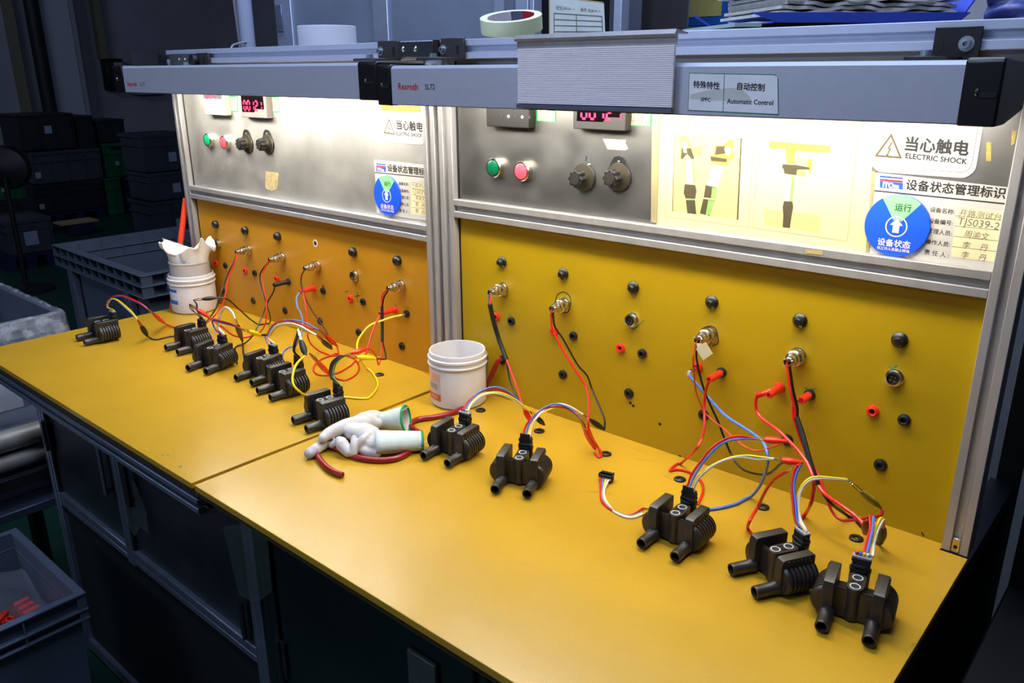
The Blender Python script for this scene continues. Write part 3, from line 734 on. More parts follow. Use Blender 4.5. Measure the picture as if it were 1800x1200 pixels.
status_board([(1537, 303), (1777, 330), (1752, 478), (1525, 449)], 'equipment status board with a blue disc, large one at the right end', dict(
    logo=((1546.5, 308.5), (1587, 312), 21), title=((1593, 324), (1768, 340)), rule=((1537, 335), (1771, 358.5)), disc=(1578, 396), r=.0515,
    caps=[((1635, 367.5), (1678, 373)), ((1632, 387), (1675, 392.5)), ((1630, 404.5), (1673, 410.5)), ((1627, 424), (1670, 430)), ((1625, 442), (1668, 449))],
    card=[(1683, 362), (1765, 371), (1750, 461), (1671, 451)],
    rules=[((1680, 379.5), (1761, 387)), ((1678, 397), (1758, 405)), ((1675, 415), (1755, 423.5)), ((1673, 433), (1752, 442))],
    hand=[('开路测试台', ((1686, 373.5), (1761, 382))), ('TJS039-2', ((1684, 390), (1756, 400))), ('周渝文', ((1695, 410), (1739, 416.5))), ('李    丹', ((1692, 430), (1737, 435.5))), ('李    丹', ((1690, 447), (1734, 453.5)))]))
status_board([(658, 281), (753, 291), (753, 388), (662, 375)], 'equipment status board with a blue disc, smaller far one beside the middle posts', dict(
    logo=((661.5, 287), (678, 288.5), 14), title=((681, 294.5), (755, 303)), rule=((659, 303), (751, 312)), disc=(683, 343), r=.053,
    caps=[((701, 322), (718, 324)), ((701.5, 334), (719, 336.5)), ((702, 345.5), (719, 348)), ((702, 358), (719, 360.5)), ((702, 369.5), (719, 372.5))],
    card=[(722, 321), (751, 324.5), (751, 380), (722.5, 376.5)],
    rules=[((723, 331), (751, 335)), ((723, 341.5), (751, 345.5)), ((723, 352.5), (751, 356.5)), ((723, 364), (751, 367.5))],
    hand=[('开路测试', ((723, 324.5), (748, 328))), ('TJS039', ((724, 336), (748, 339.5))), ('周渝文', ((730, 346.5), (747, 349.5))), ('李   丹', ((730, 358.5), (747, 362))), ('李   丹', ((730, 370), (747, 374)))]))
# lit instruction sheet with two faded pictures
t = placard([(1160, 200), (1537, 222), (1524, 447), (1154, 396)], 'cream instruction sheet with two faded part pictures, under the nearer lamp', 'instruction sheet', mat('yellowed_sheet_paper', (210, 192, 140), .7, 0, .02), 'instruction_sheet')
LG = mat('faded_print_green', (120, 158, 84), .7); BR_ = mat('faded_print_brown', (64, 56, 34), .7); TAN = mat('faded_print_tan', (168, 136, 58), .7); GP = mat('faded_print_pale', (176, 186, 110), .7); PW = mat('faded_print_white', (226, 222, 190), .7)
c = lambda x, y: (1140 + x / 4.2857, 180 + y / 4.2857)
def cp(pts, m, dy=.0001): flat(t, [c(*q) for q in pts], m, PS, dy)
lines(t, [(c(142, 90), c(126, 858)), (c(126, 858), c(752, 942)), (c(752, 942), c(800, 130)), (c(832, 130), c(788, 946)), (c(788, 946), c(1496, 1046)), (c(1496, 1046), c(1582, 185)), (c(140, 218), c(795, 262))], INKF, .0009)
cp([(190, 236), (700, 268), (668, 884), (178, 820)], mat('faded_print_ground', (196, 178, 112), .7))
cp([(194, 236), (197, 236), (184, 820), (178, 820)], BR_, .0002); cp([(694, 268), (704, 268), (676, 884), (664, 884)], BR_, .0002)
cp([(238, 262), (268, 250), (300, 268), (325, 330), (348, 420), (330, 425), (300, 395), (270, 400), (255, 432), (240, 420)], LG, .0002)
cp([(250, 345), (320, 345), (345, 425), (325, 428), (290, 385), (255, 430), (243, 420)], BR_, .0003)
cp([(248, 320), (262, 298), (285, 300), (294, 325), (286, 352), (288, 380), (262, 376), (262, 345)], PW, .0004)
cp([(325, 340), (400, 332), (402, 404), (345, 402)], LG, .0003)
cp([(285, 430), (330, 425), (345, 615), (290, 610)], PW, .0002); cp([(322, 430), (334, 450), (352, 600), (340, 612)], LG, .0003)
cp([(272, 615), (352, 622), (362, 665), (352, 725), (278, 722), (264, 680)], BR_, .0003); cp([(280, 735), (350, 735), (360, 842), (292, 834)], BR_, .0003); cp([(278, 722), (352, 725), (352, 734), (280, 734)], LG, .0004)
cp([(500, 325), (560, 322), (590, 300), (612, 280), (642, 290), (640, 330), (625, 380), (655, 380), (640, 420), (610, 440), (585, 480), (475, 465), (466, 420), (490, 395)], TAN, .0002)
cp([(512, 330), (575, 330), (580, 385), (500, 395)], BR_, .0003); cp([(466, 405), (590, 425), (588, 450), (470, 440)], BR_, .0003); cp([(470, 452), (585, 468), (580, 482), (476, 466)], LG, .0003)
cp([(570, 345), (600, 330), (625, 345), (618, 380), (600, 405), (580, 385)], PW, .0004)
cp([(485, 468), (575, 484), (515, 640), (438, 622)], PW, .0002); cp([(430, 622), (516, 642), (505, 725), (415, 715)], BR_, .0003); cp([(412, 725), (500, 738), (462, 855), (386, 836)], BR_, .0003); cp([(480, 640), (516, 645), (505, 728), (470, 722)], LG, .0004); cp([(450, 735), (498, 742), (465, 850), (430, 846)], LG, .0004)
cp([(872, 800), (1300, 850), (1290, 980), (870, 922)], mat('faded_print_ground', (196, 178, 112), .7))
cp([(910, 290), (1368, 328), (1366, 380), (1105, 368), (1100, 462), (1040, 458), (1032, 352), (908, 342)], TAN, .0003)
cp([(1100, 408), (1200, 430), (1232, 420), (1234, 500), (1190, 505), (1100, 478)], GP, .0003); cp([(1200, 430), (1232, 425), (1232, 502), (1214, 540), (1200, 505)], TAN, .0004)
cp([(1010, 465), (1110, 470), (1215, 490), (1212, 505), (1120, 505), (1112, 548), (1022, 535), (1018, 505), (1005, 488)], BR_, .0004)
cp([(1022, 548), (1102, 555), (1085, 745), (1020, 742)], PW, .0003); cp([(1078, 555), (1102, 556), (1084, 745), (1062, 744)], LG, .0004); cp([(1112, 510), (1186, 515), (1180, 560), (1112, 548)], LG, .0003)
cp([(1020, 742), (1085, 746), (1090, 790), (1078, 850), (1064, 946), (1010, 940), (1015, 850), (1010, 790)], BR_, .0004)
letter_px('产品检验区分标准 合格品', (1173, 208), (1228, 213), PS - .0003, INKF, t); letter_px('请按图示方向放置 注意', (1174, 214), (1226, 219), PS - .0003, INKF, t)
# edge strips beside the sheet
o = MB().prism(ppoly([(1146, 203), (1159, 204), (1154, 392), (1144, 390)], PY - .003), lambda u, v: (u, PY, v), lambda u, v: (u, PY - .003, v)).build('cover_strip', mat('dull_edge_strip', (160, 148, 112), .5, .3), UR)
o = MB().prism(ppoly([(1533, 301), (1538, 301), (1527, 448), (1521, 447)], PY - .003), lambda u, v: (u, PY, v), lambda u, v: (u, PY - .003, v)).build('cover_strip', mat('dull_edge_strip', (160, 148, 112), .5, .3), UR)
# calibration stickers: green border, small print
def sticker(q, label, rows, bands=False):
    t = placard(q, label, 'sticker', mat('sticker_green', (30, 170, 70), .5), 'calibration_sticker', PY, .0004, 'green calibration stickers')
    m = lambda u, v: tuple(q[0][i] * (1 - u) * (1 - v) + q[1][i] * u * (1 - v) + q[2][i] * u * v + q[3][i] * (1 - u) * v for i in (0, 1))
    flat(t, [m(.07, .1), m(.93, .1), m(.93, .93), m(.07, .93)], CREAM, PY - .0004)
    for i, r in enumerate(rows):
        v = .16 + .72 * (i + .5) / len(rows)
        letter_px(r, m(.12, v), m(.9, v), PY - .0007, INKG, t)
    return t
sticker([(943, 190), (977.5, 193), (977, 215.5), (943, 212.5)], 'green edged calibration sticker beside the black controller meter', ['校准标签', '编号 07-21', '日期 07-15', '有效 2'])
sticker([(1104, 195), (1146, 198), (1145, 223.5), (1105, 221)], 'green edged calibration sticker right of the red number display', ['合格标签', '编号 07-21', '日期 07-15', '有效 2'])
sticker([(400, 168), (418, 168), (418, 197), (401, 196)], 'green topped calibration sticker between the two meters on the left panel', ['合格', '07-21', '07-15'])
sticker([(472, 168), (490, 169), (491, 198), (473, 197)], 'green edged calibration sticker right of the left panel display', ['合格', '07-21', '07-15'])
t = placard([(1060, 244), (1100, 246), (1099, 252), (1104, 261), (1099, 264), (1068, 262)], 'torn piece of masking tape with a scribble above the right knob', 'tape', CREAM, 'masking_tape_piece')
letter_px('Round', (1069, 253), (1092, 256), PS - .0003, INKG, t, shear=.3)
t = placard([(467, 301), (490, 304), (487, 332), (478, 336), (466, 331)], 'old brown tape residue on the left steel panel', 'tape', mat('tape_residue', (176, 160, 118), .7, 0, .3, 90), 'tape_residue')
for q in [[(1734, 250), (1742, 250), (1742, 283), (1733, 283)], [(1779, 230), (1787, 230), (1783, 252), (1777, 256)]]: flat(UR, q, mat('tape_residue2', (172, 146, 70), .7, 0, .3, 90), PY, .0003, 'glue_stain')
t = placard([(1416, 438), (1446, 441), (1446, 448), (1416, 445)], 'short piece of yellowed tape on the upper edge of the right rail', 'tape', mat('tape_residue3', (170, 150, 96), .6), 'masking_tape_piece', -.0142, .0004)
# label on the lamp
y = YL
t = thing('lamp_label', 'white paper label ruled in green on the nearer lamp front', 'label', at(1210, 195, 1, y))
G = [(1211, 128), (1361, 131), (1367, 137), (1369, 201), (1209, 194)]
MB().prism(ppoly(G, y), lambda u, v: (u, y - .0002, v), lambda u, v: (u, y - .0006, v)).build('sheet', mat('label_bluish_white', (240, 244, 250), .5), t)
lines(t, [((1211.5, 128.5), (1364, 131.5)), ((1211.5, 128.5), (1209.5, 193.5)), ((1209.5, 193.5), (1368, 201)), ((1368, 201), (1367, 137)), ((1273.5, 130), (1271, 196.5))], INKGREEN, .0011, y - .0006)
flat(t, [(1214, 166), (1238, 160), (1262, 157), (1285, 154), (1306, 158), (1318, 170), (1322, 178), (1300, 178), (1245, 176), (1212, 174)], mat('peeled_label_patch', (206, 212, 208), .6), y - .0006)
for s, q in (('特殊特性', ((1219, 148), (1265, 151))), ('自动控制', ((1296, 151), (1344, 154))), ('SPPC', ((1232, 174.5), (1249, 175.5))), ('Automatic Control', ((1278, 177.5), (1359, 180.5)))):
    letter_px(s, *q, y - .0008, INK, t, bold=.016)

# ================================================================== ignition coils
def coil_parts(root):
    hw = []
    for s in (-1, 1):
        # tall side housing
        x0, x1 = sorted((s * .0262, s * .0432))
        prof = [(-.033, .004), (-.033, .057), (-.030, .0635), (-.026, .0655), (.028, .0655), (.030, .0635), (.030, .004)]
        h = MB().prism(prof, lambda u, v: (x0, u, v), lambda u, v: (x1, u, v)).build('side_housing', BLACK, root, .0014, 2)
        # comb of small teeth along the outer top edge
        b = MB()
        for i in range(7):
            y = -.022 + i * .0075
            b.box(min(s * .0428, s * .0448), max(s * .0428, s * .0448), y, y + .0042, .056, .0625)
        b.build('tooth_row', BLACK, h)
        # ribbed winding drum, axis front to back
        prof = [(0, -.029), (.0225, -.029), (.0240, -.0275)]
        for i in range(7):
            y = -.025 + i * .0077
            prof += [(.0254, y), (.0258, y + .0012), (.0258, y + .0036), (.0252, y + .0048), (.0212, y + .0054), (.0212, y + .0068)]
        prof += [(.0250, .0290), (.0235, .0300), (0, .0300)]
        MB().lathe(prof, (s * .0335, 0, .0272), (0, 1, 0), 24, ref=(s, 0, 0), a0=radians(-105), a1=radians(105)).build('ribbed_drum', BLACK, root, ang=28)
        # high tension tower: hollow tube pointing forward
        xt = s * .0325
        MB().lathe([(.0116, -.028), (.0114, -.036), (.0104, -.038), (.0102, -.066), (.0104, -.069), (.0098, -.071), (.0078, -.071), (.0074, -.068), (.0072, -.046), (0, -.046)],
                   (xt, 0, .0118), (0, 1, 0), 22).build('terminal_tower', BLACK, root)
    # centre column with the oval mounting face
    R = .0122
    ov = [(R * cos(radians(a)), -.0115 + R * sin(radians(a))) for a in range(180, 361, 15)] + [(R * cos(radians(a)), .0165 + R * sin(radians(a))) for a in range(0, 181, 15)]
    c = MB().prism(ov, lambda u, v: (u, v, .003), lambda u, v: (u, v, .0575)).build('centre_column', BLACK, root, .0008, 2)
    for y in (-.0135, .0115):
        MB().pipe((0, y, .0570), (0, y, .0586), .0080, .0062, 22).build('bushing_ring', mat('pale_bushing_metal', (222, 222, 218), .35, .25), c)
        MB().cyl((0, y, .0572), (0, y, .0579), .0063, 16).build('bushing_bore', mat('bushing_dark_bore', (46, 52, 54), .5, .4), c)
    for x in (-.0048, .0048):
        MB().box(x - .0034, x + .0034, -.0052, .0032, .0572, .0579).build('square_pocket', mat('pocket_black', (4, 4, 4), .9), c)
    # webs between column and housings, thin steel strip on top
    MB().box(-.0265, .0265, -.0195, -.0140, .004, .0505).build('front_web', BLACK, root)
    MB().box(-.0265, .0265, -.0145, .026, .006, .036).build('web', BLACK2, root)
    for s in (-1, 1):
        x0, x1 = sorted((s * .0105, s * .0268)); MB().box(x0, x1, -.0185, -.0165, .0490, .0525).build('steel_strip', mat('dull_strip', (60, 58, 56), .4, .6), root)
    # connector socket behind the column
    MB().lathe([(0, .03), (.0150, .03), (.0152, .056), (.0160, .058), (.0160, .062), (.0135, .0625), (.0130, .058), (0, .058)], (0, .0350, 0), (0, 0, 1), 24, sq=.72).build('connector_socket', BLACK2, root)
COILS = []
COIL_LABELS = [
    ('black twin tower ignition coil standing alone at the far left end of the bench', (135, 594), (148, 602)),
    ('black twin tower ignition coil with thin dark wires, in front of the far white jar', (291, 611), (312, 619)),
    ('black twin tower ignition coil with a white looped wire, third from the far left end', (330, 647), (362, 653)),
    ('black twin tower ignition coil with arching coloured wires, fourth from the far left end', (414, 664), (443, 673)),
    ('black twin tower ignition coil crossed by a yellow wire, fifth from the far left end', (452.4, 687), (475, 699)),
    ('black twin tower ignition coil at the seam, just behind the gloves', (515, 739), (538, 754)),
    ('black twin tower ignition coil touching the glove cuff, in front of the right white jar', (743.6, 801), (787, 815)),
    ('black twin tower ignition coil turned to face the front, between gloves and loose connector', (869.5, 860.5), (927, 868.7)),
    ('black twin tower ignition coil beside the loose connector, under two red clips', (1127.5, 956), (1186, 979)),
    ('black twin tower ignition coil turned leftward, second from the right end of the bench', (1286, 1002.5), (1324.5, 1040)),
    ('black twin tower ignition coil nearest the right front corner of the bench', (1445, 1102.5), (1526, 1127.5))]
proto = thing('ignition_coil', COIL_LABELS[0][0], 'ignition coil', (0, 0, 0), 'ignition coils on the bench')
coil_parts(proto)
for i, (lb, a, b) in enumerate(COIL_LABELS):
    A, B = ont(*a, .012), ont(*b, .012); m_ = (A + B) / 2; an = math.atan2(B.y - A.y, B.x - A.x)
    o = proto if i == 0 else copy_tree(proto)
    o['label'] = lb
    o.location = (m_.x - .071 * sin(an), m_.y + .071 * cos(an), .0006); o.rotation_euler = (0, 0, an)
    COILS.append((Vector(o.location), an))
def cpt(i, x, y, z):
    L, a = COILS[i - 1]
    return Vector((L.x + x * cos(a) - y * sin(a), L.y + x * sin(a) + y * cos(a), L.z + z))

# ================================================================== wires, clips, plugs
A_ = lambda x, y: (120 + x / 5, 480 + y / 5)
B_ = lambda x, y: (390 + x / 5, 480 + y / 5)
C_ = lambda x, y: (300 + x / 4, 300 + y / 4)
D_ = lambda x, y: (800 + x / 4.2857, 640 + y / 4.2857)
E_ = lambda x, y: (1050 + x / 4, 720 + y / 4)
F_ = lambda x, y: (1260 + x / 4, 860 + y / 4)
H_ = lambda x, y: (690 + x / 7.5, 560 + y / 7.5)
J_ = lambda x, y: (1180 + x / 6, 560 + y / 6)
def pix(p):
    d = Vector(p) - CAMP; w = d.dot(CF); return (900 + FPX * d.dot(CR) / w, 600 - FPX * d.dot(CU) / w)
def path(pts, r):
    """control points: Vector, (px,py) with depth eased between its neighbours, (px,py,'t') lying on the bench, (px,py,y)"""
    R = []; n = len(pts)
    for p in pts:
        if isinstance(p, Vector): R.append([pix(p), p.y, p])
        elif len(p) == 2: R.append([p, None, None])
        elif p[2] == 't': q = ont(p[0], p[1], r); R.append([(p[0], p[1]), q.y, q])
        else: R.append([(p[0], p[1]), p[2], onp(p[0], p[1], p[2])])
    k = [i for i in range(n) if R[i][1] is not None]
    for a, b in zip(k[:-1], k[1:]):
        if b - a < 2: continue
        L = [0]
        for i in range(a, b): L.append(L[-1] + math.dist(R[i][0], R[i + 1][0]))
        for i in range(a + 1, b): R[i][1] = R[a][1] + (R[b][1] - R[a][1]) * L[i - a] / L[-1]
    out = []
    for q, y, v in R:
        if v is None:
            y = min(y, -.004); v = onp(q[0], q[1], y)
            if v.z < r: v = ont(q[0], q[1], r)
        if v.y > PY - r: v = Vector((v.x, PY - r - .0005, v.z))
        out.append(Vector((v.x, v.y, max(v.z, r))))
    return out
def wire(par, pts, m, r=.0016, name='wire', k=6, n=7):
    if r < .0028: r *= 1.4
    P = catmull(path(pts, r), k)
    P = [Vector((p.x, min(p.y, PY - r - .0003), max(p.z, r + .0003))) for p in P]
    return MB().tube(P, r, n).build(name, m, par)
def pt(q):
    if isinstance(q, Vector): return q
    return ont(q[0], q[1], .007) if q[2] == 't' else onp(*q)
def clip(par, mouth, tail, m, jaw=None, bare=.36):
    a, b = pt(mouth), pt(tail)
    a.z = max(a.z, .005); b.z = max(b.z, .006)
    d = b - a; L = d.length; t = d.normalized()
    up = Vector((0, 0, 1)); up = (up - t * up.dot(t)).normalized() if abs(t.z) < .95 else Vector((1, 0, 0)); sd = t.cross(up)
    o = MB().lathe([(0, L * (bare - .02)), (.0042, L * bare), (.0072, L * (bare + .12)), (.0084, L * (bare + .28)), (.0076, L * (bare + .42)), (.0046, L * .93), (.0032, L), (0, L)], a, t, 14, sq=.78, ref=sd).build('clip_boot', m, par)
    j = jaw or BRASS
    for s in (-1, 1):
        b_ = MB()
        p0 = a + up * s * .0006; p1 = a + t * L * bare * .6 + up * s * .0026; p2 = a + t * L * (bare + .1) + up * s * .0022
        for q0, q1, w0, w1 in ((p0, p1, .0014, .0030), (p1, p2, .0030, .0034)):
            vs = []
            for q, w in ((q0, w0), (q1, w1)):
                vs += [q + sd * w + up * .0005, q - sd * w + up * .0005, q - sd * w - up * .0005, q + sd * w - up * .0005]
            b_.add(vs, [(0, 1, 2, 3), (7, 6, 5, 4), (0, 4, 5, 1), (1, 5, 6, 2), (2, 6, 7, 3), (3, 7, 4, 0)])
        for i in range(3):
            q = a + t * L * bare * (.1 + .16 * i) + up * s * .0004; b_.obox(q, sd * .001, t * .0006, up * .0008)
        b_.build('clip_jaw', j, par)
    return a, b
def lead(label, group=None, base=(0, 0, 0), name='test_lead', cat='test lead'):
    return thing(name, label, cat, base, group or 'test leads wired to the panels')
def avplug(par, px, py):
    """nickel plated round plug screwed on a panel socket; returns the cable end"""
    p = onp(px, py, PY - .0005)
    MB().lathe([(0, 0), (.0165, 0), (.0165, .003), (.0140, .0035), (.0140, .007), (.0150, .0075), (.0150, .019), (.0138, .020), (.0125, .021), (.0125, .030), (.0105, .031), (.0098, .033), (.0098, .041), (.0080, .042), (.0080, .049), (.0062, .050), (.0062, .044), (0, .044)],
               p, OUT, 22).build('round_plug', CHROME, par)
    k = MB()
    for i in range(18):
        a = 2 * pi * i / 18; k.box(p.x + .0150 * cos(a) - .0009, p.x + .0150 * cos(a) + .0009, p.y - .018, p.y - .0085, p.z + .0150 * sin(a) - .0009, p.z + .0150 * sin(a) + .0009)
    k.build('knurling', CHROME, par)
    for s in (-1, 1): MB().ball(p + Vector((s * .0075, -.045, .003)), .0022, .0022, .0022, 8, 6).build('clamp_screw', CHROME, par)
    return p + Vector((0, -.046, 0))
def banana(par, px, py, m, L=.052):
    p = onp(px, py, PY - .0085)
    MB().lathe([(0, 0), (.0032, 0), (.0032, .008), (.0072, .0085), (.0076, .012), (.0068, .016), (.0072, L - .004), (.0062, L), (.0032, L), (.0030, L - .006), (0, L - .006)], p, OUT, 16).build('banana_plug', m, par)
    return p + Vector((0, -L + .004, 0))
def sleeve(par, pts, r=.0042, m=BLACK2):
    return MB().tube(catmull([onp(*q) if not isinstance(q, Vector) else q for q in pts], 5), r, 10).build('cable_sleeve', m, par)
V = Vector
# ---------- left panel leads
t = lead('black and red lead from the first round plug, leftmost plug on the left panel', base=onp(436, 440))
e = avplug(t, 438, 439)
w = [e + V((-.002, 0, -.003)), (411, 460), (400, 482), (392, 505, -.12), (384, 528), (376, 548, -.2), (357, 571, 't'), (330, 590, 't'), (300, 591.5, 't')]
ab = ((241.5, 561, -.40), (259.5, 591, 't'))
a, b = clip(t, *ab, BLACK2); wire(t, w + [(274, 597, 't'), b], BLK)
ab = ((260, 543, -.37), (290, 568.5, 't'))
a, b = clip(t, *ab, REDP); wire(t, [e + V((.002, 0, 0)), (413, 461), (402, 485), (397, 515, -.12), (390, 537), (374, 558, -.22), (352, 575, 't'), (322, 580, 't'), b], RED)
t = lead('black and red lead from the second round plug, clips at the far jar', base=onp(496, 453))
e = avplug(t, 497, 452.5)
a, b = clip(t, (340, 527, -.26), (382, 523, -.2), BLACK2)
wire(t, [e + V((-.002, 0, -.002)), (458, 480), (459, 503), (468, 532, -.09), (475, 558), (472, 569, 't'), (457, 571, 't'), (440, 561), (420, 543, -.14), (400, 526), b], BLK)
a, b = clip(t, (333, 534, -.28), (370, 559, -.24), REDP)
wire(t, [e + V((.002, 0, 0)), (464, 475), (463, 500), (468, 530, -.09), (468, 560), (462, 578, -.12), (450, 588, 't'), (430, 593, 't'), (408, 588, 't'), (386, 573, 't'), b], RED)
t = lead('brown and black lead from the third round plug, its black clip under the red clip', base=onp(557, 468))
e = avplug(t, 559, 467)
a, b = clip(t, (556, 588.5, -.23), (583, 613, -.14), BLACK2)
wire(t, [e + V((-.001, 0, -.002)), (530, 485), (530, 502), (538, 526, -.06), (550, 548), (563, 566), (575, 585), (582, 604, -.10), b], BRN)
t = lead('sleeved lead from the fourth round plug ending in a red and a yellow clip', base=onp(704, 503))
e = avplug(t, 706, 501.5)
s0, s1 = onp(671.5, 538, -.055), onp(672, 601, -.08)
wire(t, [e + V((-.002, 0, 0)), (673, 517), (671, 528), s0], RED); wire(t, [e + V((.002, 0, -.002)), (676, 520), (673.5, 530), s0 + V((.002, 0, 0))], BLK)
sleeve(t, [s0, (672, 570, -.065), s1])
a, b = clip(t, (602, 625, -.3), (646, 612.5, -.23), REDP)
wire(t, [s1, (671, 620), (668, 636), (665, 640), (662, 628), (654, 616), b], RED)
a, b = clip(t, (606, 625.5, -.305), (661, 630, -.22), YELP)
wire(t, [s1 + V((.002, 0, 0)), (675, 610), (678, 625), (677, 631), b], BLK)
t = lead('red banana lead with red and blue wires, its red clip above the fourth coil', base=onp(552, 506))
e = banana(t, 552, 506.5, REDP)
a, b = clip(t, (560, 579, -.21), (592.5, 608, -.13), REDP)
wire(t, [e + V((.002, 0, 0)), (533, 515), (538, 540, -.09), (540, 565), (541, 590, -.14), (548, 606), (565, 619, 't'), (580, 624, 't'), (594, 622, 't'), b], RED)
wire(t, [e + V((-.002, 0, 0)), (521, 524), (523, 540), (529, 551, -.11), (532, 565), (530.5, 582), (526, 596, -.2), (518, 610, 't'), (497, 621, 't'), cpt(4, .05, .03, .004)], BLUE)
t = lead('black banana lead hanging from the left panel down behind the third coil', base=onp(508, 495))
e = banana(t, 508, 495, BLACK2, .056)
wire(t, [e, (481, 512), (470, 532, -.07), (461, 555), (451, 578, -.15), (440, 595), (426, 606, 't'), (413, 612, 't'), cpt(3, .05, .03, .004)], BLK)
t = lead('yellow lead from a black socket, looping over the bench to the fifth coil', base=onp(716, 551))
p = onp(716, 551)
MB().lathe([(0, .006), (.003, .006), (.0028, .020), (.0018, .022), (0, .022)], p, OUT, 10).build('crimp_pin', CHROME, t)
e = p + V((0, -.02, 0))
a, b = clip(t, (523.5, 578, -.33), (537, 625, -.35), BLACK2, CHROME, .42)
wire(t, [e, (690, 557), (670, 564, -.07), (650, 572), (634, 590, -.13), (628, 604), (629, 618, -.2), (634, 634), (645, 648, 't'), (658, 660, 't'), (664, 675, 't'), (657, 690, 't'), (644, 700, 't'), (612, 698.5, 't'), (600, 697.5, 't'), (588, 694, 't')], YEL, .002)
wire(t, [b, (526, 634, -.37), (518, 646, -.41), (514, 664, -.43), (517, 678, -.44), (528, 689, -.43), (538, 694, -.40), cpt(6, -.045, .036, .03)], YEL, .002)
t = lead('red banana lead looped loosely on the bench, red clip beside the fifth coil', base=onp(695, 544))
e = banana(t, 695, 544, REDP, .056)
a, b = clip(t, (544, 620.5, -.3), (579, 658, 't'), REDP)
wire(t, [e, (660, 570), (652, 592, -.13), (647, 610), (640, 628, -.2), (628, 637, 't'), (616, 643, 't'), (597, 654, 't'), (575, 659.5, 't'), (558, 658, 't'), (551, 650, 't'), (555, 639, 't'), (570, 629, 't'), (590, 624.5, 't'), (612, 626, 't'), (626, 634, 't'), (631, 646, 't'), (626, 658, 't'), (610, 667.5, 't'), (597, 667, 't'), b], RED)
t = lead('short yellow clip jumper with a black boot, between the third and fourth coils', base=ont(440, 585))
a, b = clip(t, (424, 578, -.33), (458, 588.5, -.27), YELP)
q = onp(469, 589, -.25); MB().cyl(b, q, .003, 10, .0036).build('black_boot', BLACK2, t)
wire(t, [q, (466, 592), cpt(4, -.008, .034, .062)], BLUE, .0014)
t = lead('black crocodile clip lead with the white looped wire, behind the third coil', base=ont(426, 600))
a, b = clip(t, (413, 560, -.32), (426, 599, 't'), BLACK2, CHROME, .22)
wire(t, [b, (427, 612, 't'), (428, 622, 't'), (433, 630, 't')], BLK)
# ---------- right panel leads
t = lead('black sleeved lead from the right panel plug nearest the white jar, two clips', base=onp(883, 510))
e = avplug(t, 885, 507.5)
s0, s1 = onp(861, 534, -.055), onp(890, 631, -.05)
wire(t, [e + V((.001, 0, 0)), (863, 524), s0 + V((.001, 0, 0))], RED); wire(t, [e + V((-.002, 0, 0)), (860, 525), s0 + V((-.001, 0, 0))], BLK)
sleeve(t, [s0, (867, 562, -.045), (877, 596, -.04), s1], .0055)
a, b = clip(t, (917, 709, -.13), (933, 742, -.11), REDP, BRASS, .3)
wire(t, [s1, (896, 646), (904, 668, -.07), (912, 690), a], RED, .0019)
a, b = clip(t, (931, 722, -.12), (957, 746.5, -.08), BLACK2)
wire(t, [s1 + V((.002, 0, -.003)), (893, 652), (898, 675, -.07), (907, 695), (918, 712, -.1), a], BLK)
t = lead('thick dark red cable from behind the jar, coiled under the gloves to a cut end', base=ont(690, 803), name='thick_cable', cat='cable')
wire(t, [onp(881, 630, -.006), (874, 637, -.012), (868, 652), (858, 672), (845, 694, 't'), (832, 706, 't'), (815, 717, 't'), (790, 727, 't'), (760, 733.5, 't'), (735, 737, 't'), (722, 744, 't'), (724, 752, 't'), (738, 762, 't'), (735, 778, 't'), (715, 797, 't'), (690, 807, 't'), (658, 808.5, 't'), (625, 803, 't'), (595, 790, 't'), (566, 778, 't'), (556, 786, 't'), (558, 800, 't'), (571, 818, 't'), (586, 829, 't'), (602, 835, 't')], DARKRED, .0064, 'sheath', 6, 12)
e = ont(602, 835, .0055); MB().cyl(e, e + V((.006, -.001, .001)), .001, 6).build('copper_core', BRASS, t)
t = lead('red and black lead from the ink circled plug, clips beyond the eighth coil', base=onp(991, 537))
e = avplug(t, 993, 535)
a, b = clip(t, (1024, 728, -.13), (1062, 755, -.075), BLACK2)
wire(t, [e + V((.002, 0, -.001)), (973, 560), (976, 575, -.035), (990, 596), (1015, 640), (1032, 660), (1040, 682, -.03), (1052, 710), (1062, 735), (1063, 748), b], BLK, .0015)
a, b = clip(t, (1020.5, 737, -.17), (1046, 789, 't'), REDP, BRASS, .3)
wire(t, [e + V((-.001, 0, 0)), (969, 560), (972, 580, -.04), (984, 605), (1000, 632), (1018, 660), (1030, 680, -.05), (1035, 705), (1034.5, 730), (1034, 750, -.11), (1043, 772), (1052, 788, 't'), (1057, 800, 't'), (1052, 803, 't'), (1046, 796, 't')], RED, .0019)
t = lead('lead with a cream paper tag on its plug, ending in two red clips', base=onp(1245, 590))
e = avplug(t, 1247, 588)
g = onp(1226, 607, -.062)
ax = V((.0095, 0, .009)); az = V((-.0085, 0, .010)); MB().obox(onp(1238, 617, -.064), ax, V((0, .0004, 0)), az).build('paper_tag', CREAM, t)
MB().obox(onp(1229, 607, -.062), V((.005, 0, .001)), V((0, .0004, 0)), V((-.001, 0, .004))).build('tag_fold', CREAM, t)
a9, b9 = clip(t, (1329, 771, -.17), (1382, 775.5, -.15), REDP, CHROME, .26)
wire(t, [e + V((-.001, 0, 0)), (1220, 614), (1218.5, 630, -.05), (1220.5, 665), (1224, 690, -.03), (1236, 720), (1243, 729, -.025), (1259, 743), (1275, 755), (1290, 770), (1312, 786, -.11), (1333, 792), (1362, 784), b9], REDTHIN, .0013)
a9, b9 = clip(t, (1360.5, 806, -.2), (1411, 813.5, -.18), REDP, CHROME, .26)
wire(t, [e + V((.001, 0, -.002)), (1224, 622), (1227, 645, -.05), (1236, 680), (1250, 715, -.03), (1262, 740), (1272, 767), (1285, 798, -.04), (1298, 818), (1315, 829), (1345, 834, -.1), (1362, 825), (1376, 813, -.17), b9], BLK)
